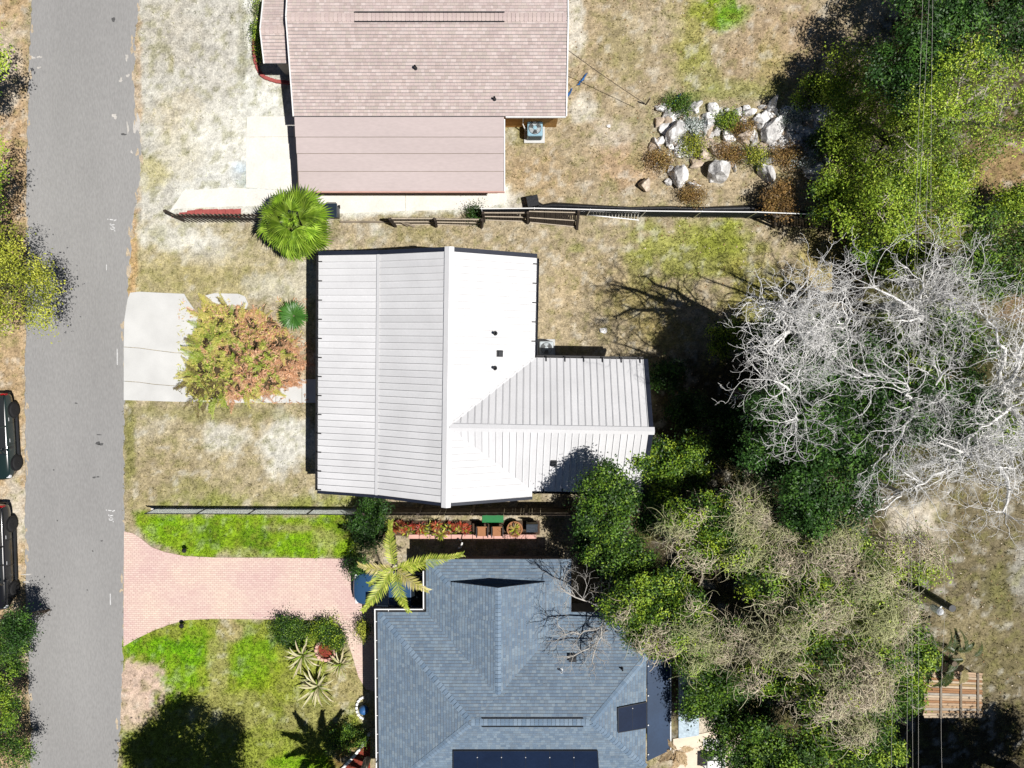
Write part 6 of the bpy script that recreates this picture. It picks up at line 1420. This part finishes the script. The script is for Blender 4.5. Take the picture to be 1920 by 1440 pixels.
wire('second power line left of the utility pole', P(1712, 1480, 8.4), P(1732, -60, 8.8), .4)
wire('third power line close left of the utility pole', P(1722, 1480, 8.2), P(1740, 300, 8.6), .2)
wire('power line running down from the utility pole past the shed', top + Vector((-.1, 0, -.3)), P(1768, 1500, 9.), .2)
wire('leftmost thin power line at the bottom of the picture', P(1671, 1480, 7.6), P(1680, 1200, 7.8), .1)
wire('thin dark cable from the pink roof across the back yard', (TX1, P(1068, 92, 2.6).y, 2.62), P(1212, 196, .9), .1, .016, 'line_dark', 'cable', None)
c = P(1212, 196); m_ = MB(); m_.tube([(c.x - .02, c.y, -.05), (c.x, c.y, .95)], .04, 8); o = m_.build('stake', 'wood_grey'); tag(o, 'short stake holding the dark cable beside the boulders', 'stake')
# ================================================================ BOULDERS, LITTER_SHADED, GRASS
def boulder(seed, sx, sy, sz, cols):
    rng = np.random.default_rng(seed); bm = bmesh.new(); bmesh.ops.create_icosphere(bm, subdivisions=3, radius=1)
    dirs = nrm(rng.normal(size=(14, 3))); offs = rng.uniform(.45, .85, 14)
    for v in bm.verts:
        p = np.array(v.co)
        for d, o_ in zip(dirs, offs):
            q = p.dot(d)
            if q > o_: p = p - d * (q - o_) * .9
        p *= 1 + .06 * math.sin(p[0] * 7 + seed) * math.sin(p[1] * 6) + .05 * math.sin(p[2] * 9 + p[0] * 5) + rng.normal(0, .018)
        v.co = (p[0] * sx, p[1] * sy, p[2] * sz)
    me = bpy.data.meshes.new('boulder'); bm.to_mesh(me); bm.free(); ca = me.color_attributes.new('Col', 'FLOAT_COLOR', 'POINT')
    co = np.empty(len(me.vertices) * 3, np.float32); me.vertices.foreach_get('co', co); co = co.reshape(-1, 3)
    k = sstep(.4, .62, n3.fbm(co[:, 0] * 3 + seed, co[:, 1] * 3 + co[:, 2], 3))[:, None]; a = np.ones((len(co), 4), np.float32); a[:, :3] = np.array(cols[0]) * (1 - k) + np.array(cols[1]) * k; ca.data.foreach_set('color', a.ravel())
    me.materials.append(M['rock']); return me
GREY = [(.80, .79, .78), (.5, .49, .48)]; WARM = [(.62, .52, .42), (.42, .34, .26)]
big = [(1268, 246, 18, 26, 'tall pale boulder at the upper left of the heap'), (1345, 322, 24, 24, 'large rounded white boulder in the lower row of the heap'), (1438, 322, 13, 22, 'narrow upright white boulder at the lower right of the heap'), (1272, 328, 16, 20, 'grey boulder at the lower left of the heap'), (1210, 345, 14, 12, 'low tan boulder at the left end of the lower row'),
       (1325, 235, 12, 22, 'slanting pale boulder in the upper row'), (1450, 240, 18, 24, 'large white boulder at the upper right of the heap'), (1425, 228, 12, 12, 'white boulder left of the large upper right one'), (1395, 255, 15, 12, 'pinkish boulder in the middle of the heap'), (1525, 318, 20, 12, 'flat white slab half under the scrub'), (1318, 288, 10, 11, 'tan boulder in the middle row'), (1405, 210, 16, 9, 'long bluish white rock along the top of the heap'), (1300, 345, 14, 5, 'thin flat stone below the lower row')]
for i, (px, py, rx_, ry_, lb) in enumerate(big):
    c = P(px, py, .35); me = boulder(500 + i, rx_ / 31, ry_ / 31, min(rx_, ry_) / 31 * 1.05 + .15, WARM if 'tan' in lb or 'pink' in lb else GREY)
    o = bpy.data.objects.new('boulder', me); COL.objects.link(o); o.location = (c.x, c.y, .22); o.rotation_euler = (R.uniform(-.2, .2), R.uniform(-.2, .2), R.uniform(-.4, .4)); tag(o, lb, 'boulder', 'boulders in the heap')
sm = [boulder(540 + i, R.uniform(.18, .34), R.uniform(.16, .3), R.uniform(.16, .26), GREY if i % 3 else WARM) for i in range(6)]
SR = []
for i in range(250):
    px, py = R.uniform(1225, 1540), R.choice((R.uniform(200, 275), R.uniform(200, 345)))
    if i >= 190: px = R.uniform(1400, 1560)
    if py > 290 and i % 2: continue
    c = P(px, py, .1); o = bpy.data.objects.new('rock', R.choice(sm)); COL.objects.link(o); o.location = (c.x, c.y, .08); o.rotation_euler = (0, 0, R.uniform(0, 6)); s = R.choice((R.uniform(.4, .8), R.uniform(.9, 1.6), R.uniform(1.1, 2.1))); o.scale = (s, s * R.uniform(.7, 1), s); SR.append((o, px, py))
def near(px, py):
    k = min(range(len(big)), key=lambda j: (big[j][0] - px) ** 2 + (big[j][1] - py) ** 2); dx, dy = px - big[k][0], py - big[k][1]
    side = ('right of' if dx > 0 else 'left of') if abs(dx) > abs(dy) else ('below' if dy > 0 else 'above')
    return side, SHORT[k]
SHORT = ['tall pale boulder', 'large rounded white boulder', 'narrow upright white boulder', 'lower left grey boulder', 'low tan boulder', 'slanting pale boulder', 'large upper right boulder', 'white upper middle boulder', 'pinkish middle boulder', 'flat white slab', 'tan middle boulder', 'long bluish white rock', 'thin flat stone']
GL = {}
for o, px, py in sorted(SR, key=lambda q: q[1]):
    sd_, nm = near(px, py); sz = 'larger' if o.scale[0] > .9 else ('small' if o.scale[0] > .6 else 'tiny'); sh = 'blocky' if o.scale[1] / o.scale[0] > .85 else 'long'
    GL.setdefault('%s %s rock %s the %s' % (sz, sh, sd_, nm), []).append(o)
for lb, os_ in GL.items():
    for k, o in enumerate(os_): tag(o, lb if len(os_) == 1 else '%s from the left, %s' % (ORD[k], lb), 'rock', 'small rocks in the boulder heap')
for px, py, s, lb in ((1130, 620, .9, 'single pale rock on the back yard grass'), (1140, 237, .5, 'small pale rock on the dry yard left of the heap')):
    c = P(px, py); o = bpy.data.objects.new('rock', sm[1]); COL.objects.link(o); o.location = (c.x, c.y, .05); o.scale = (s * 1.1, s, s * .7); tag(o, lb, 'rock')
for i, (px, py, r_, gr, lb) in enumerate([(1275, 195, .7, 'mid', 'green weeds at the top left of the boulder heap'), (1300, 235, .45, 'silver', 'silvery weeds between the upper boulders'), (1360, 225, .6, 'olive', 'olive weeds at the top of the boulder heap'), (1370, 288, .7, 'dryb', 'rusty weeds in the middle of the boulder heap'), (1415, 295, .7, 'yellow', 'yellow weeds right of the middle rocks'), (1475, 290, .8, 'dryb', 'rusty round weed clump at the right of the heap'), (1300, 275, .7, 'yellow', 'yellow weeds left of the middle rocks'), (1490, 215, .6, 'silver', 'silvery bush at the upper right of the heap'), (1510, 300, .6, 'silver', 'silvery bush at the lower right of the heap'), (1390, 240, .6, 'dryb', 'brown weed clump in the upper heap'), (1530, 270, .6, 'mid', 'green bush right of the large white boulder'), (1300, 365, .7, 'dryb', 'dry weeds below the lower boulders'), (1240, 300, .6, 'dryb', 'dry weeds at the left of the boulder heap')]):
    leafy('weed_clump', lb, 'weeds', px, py, .45, r_, r_ * .75, .35, int(1500 * r_), gr, 560 + i, .05, group='weeds in the boulder heap', lob=5, limb=False, shell=.3, per=16)
# blue scraps by the pink house
for i, (px, py) in enumerate(((1066, 178), (1092, 150), (1268, 188))):
    c = P(px, py); m_ = MB(); k = 7; vs = []; fs = []
    for a in range(k):
        for b in range(4): vs.append((c.x + (b - 1.5) * .035 * R.uniform(.3, 1.6) + R.uniform(-.03, .03) + (a - 3) * .07, c.y + (a - 3) * .10 + R.uniform(-.04, .04), .05 + R.uniform(0, .1)))
    for a in range(k - 1):
        for b in range(3): q = a * 4 + b; fs.append((q, q + 1, q + 5, q + 4))
    m_.add(vs, fs); o = m_.build('blue_sheet', 'blue'); tag(o, ('crumpled blue plastic at the corner of the pink roof', 'thin blue plastic scrap on the dry yard', 'blue plastic scrap at the top of the boulder heap')[i], 'plastic sheet')

# ---- grass: short blades, coloured like the ground they grow from
N = 190000
gxr = NR.uniform(-27.5, 27.5, N); gyr = NR.uniform(-23.5, 18.5, N)
ppx, ppy = W2P(gxr, gyr); gc = paint(ppx, ppy)
gg = (gc[:, 1] - gc[:, 2]) / (gc[:, 0] + 1e-6)
keep = NR.random(N) < np.clip(.18 + 1.1 * (gg - .35), .05, 1.)
for poly in ([(x, y) for x, y in zip(edge(EL, ys), ys)] + [(x, y) for x, y in zip(edge(ER, ys), ys)][::-1], px_d, [(232, 547), (362, 547), (432, 662), (632, 708), (632, 757), (232, 754)], [(456, 215), (600, 215), (600, 348), (950, 345), (950, 395), (600, 404), (320, 400), (345, 356), (456, 350)], [(600, 490), (1000, 490), (1000, 680), (1190, 685), (1190, 910), (620, 910)], [(1258, 1240), (1400, 1370), (1400, 1480), (1258, 1480)]):
    keep &= poly_sd(ppx, ppy, poly) < 0
keep &= ~((gxr > TX0 + .3) & (gxr < TX1 - .3) & (gyr > 11.3)); keep &= ~((gxr > TX0 + .4) & (gxr < -.7) & (gyr > 7.9)); keep &= ~((gxr > X0 + .4) & (gxr < EX) & (gyr < -13.3)); keep &= ~((gxr > GX0) & (gxr < GX1) & (gyr < -10.8))
gxr, gyr, gc = gxr[keep], gyr[keep], gc[keep]; n = len(gxr)
bl_n = 3; base = np.repeat(np.stack([gxr, gyr, np.zeros(n)], -1), bl_n, 0); m = len(base)
base[:, :2] += NR.normal(0, .035, (m, 2)); a = NR.uniform(0, 2 * PI, m); ln = NR.uniform(.06, .18, m); lean = NR.uniform(.4, 1.2, m); wd = NR.uniform(.01, .022, m)
dirv = np.stack([np.cos(a) * lean, np.sin(a) * lean, np.ones(m)], -1); dirv = nrm(dirv) * ln[:, None]; sd2 = np.stack([-np.sin(a), np.cos(a), np.zeros(m)], -1) * wd[:, None]
V = np.stack([base - sd2, base + sd2, base + dirv], 1).reshape(-1, 3)
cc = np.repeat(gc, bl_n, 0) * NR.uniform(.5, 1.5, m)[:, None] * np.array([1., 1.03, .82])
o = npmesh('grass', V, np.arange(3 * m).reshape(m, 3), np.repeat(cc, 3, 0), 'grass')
tag(o, 'short dry and green grass over all the yards', 'grass', kind='stuff')
# fallen leaves
N = 5200; lx_ = NR.uniform(-13, 27, N); ly_ = NR.uniform(-20, 18, N); q0, q1 = W2P(lx_, ly_); k = (q0 > 1180) | ((q0 > 940) & (q1 < 400) & (q0 > 1070))
lx_, ly_ = lx_[k], ly_[k]; n = len(lx_)
V, F_, c_ = leaves(np.stack([lx_, ly_, np.full(n, .03)], -1), np.array([0, 0, 1.]) + NR.normal(0, .35, (n, 3)), NR.uniform(.03, .07, n), .55, np.array([(.5, .38, .24), (.32, .2, .1), (.6, .52, .4), (.2, .13, .07)])[NR.integers(0, 4, n)])
o = npmesh('fallen_leaves', V, F_, c_, 'dry'); tag(o, 'scattered fallen leaves on the back yards', 'leaves', kind='stuff')
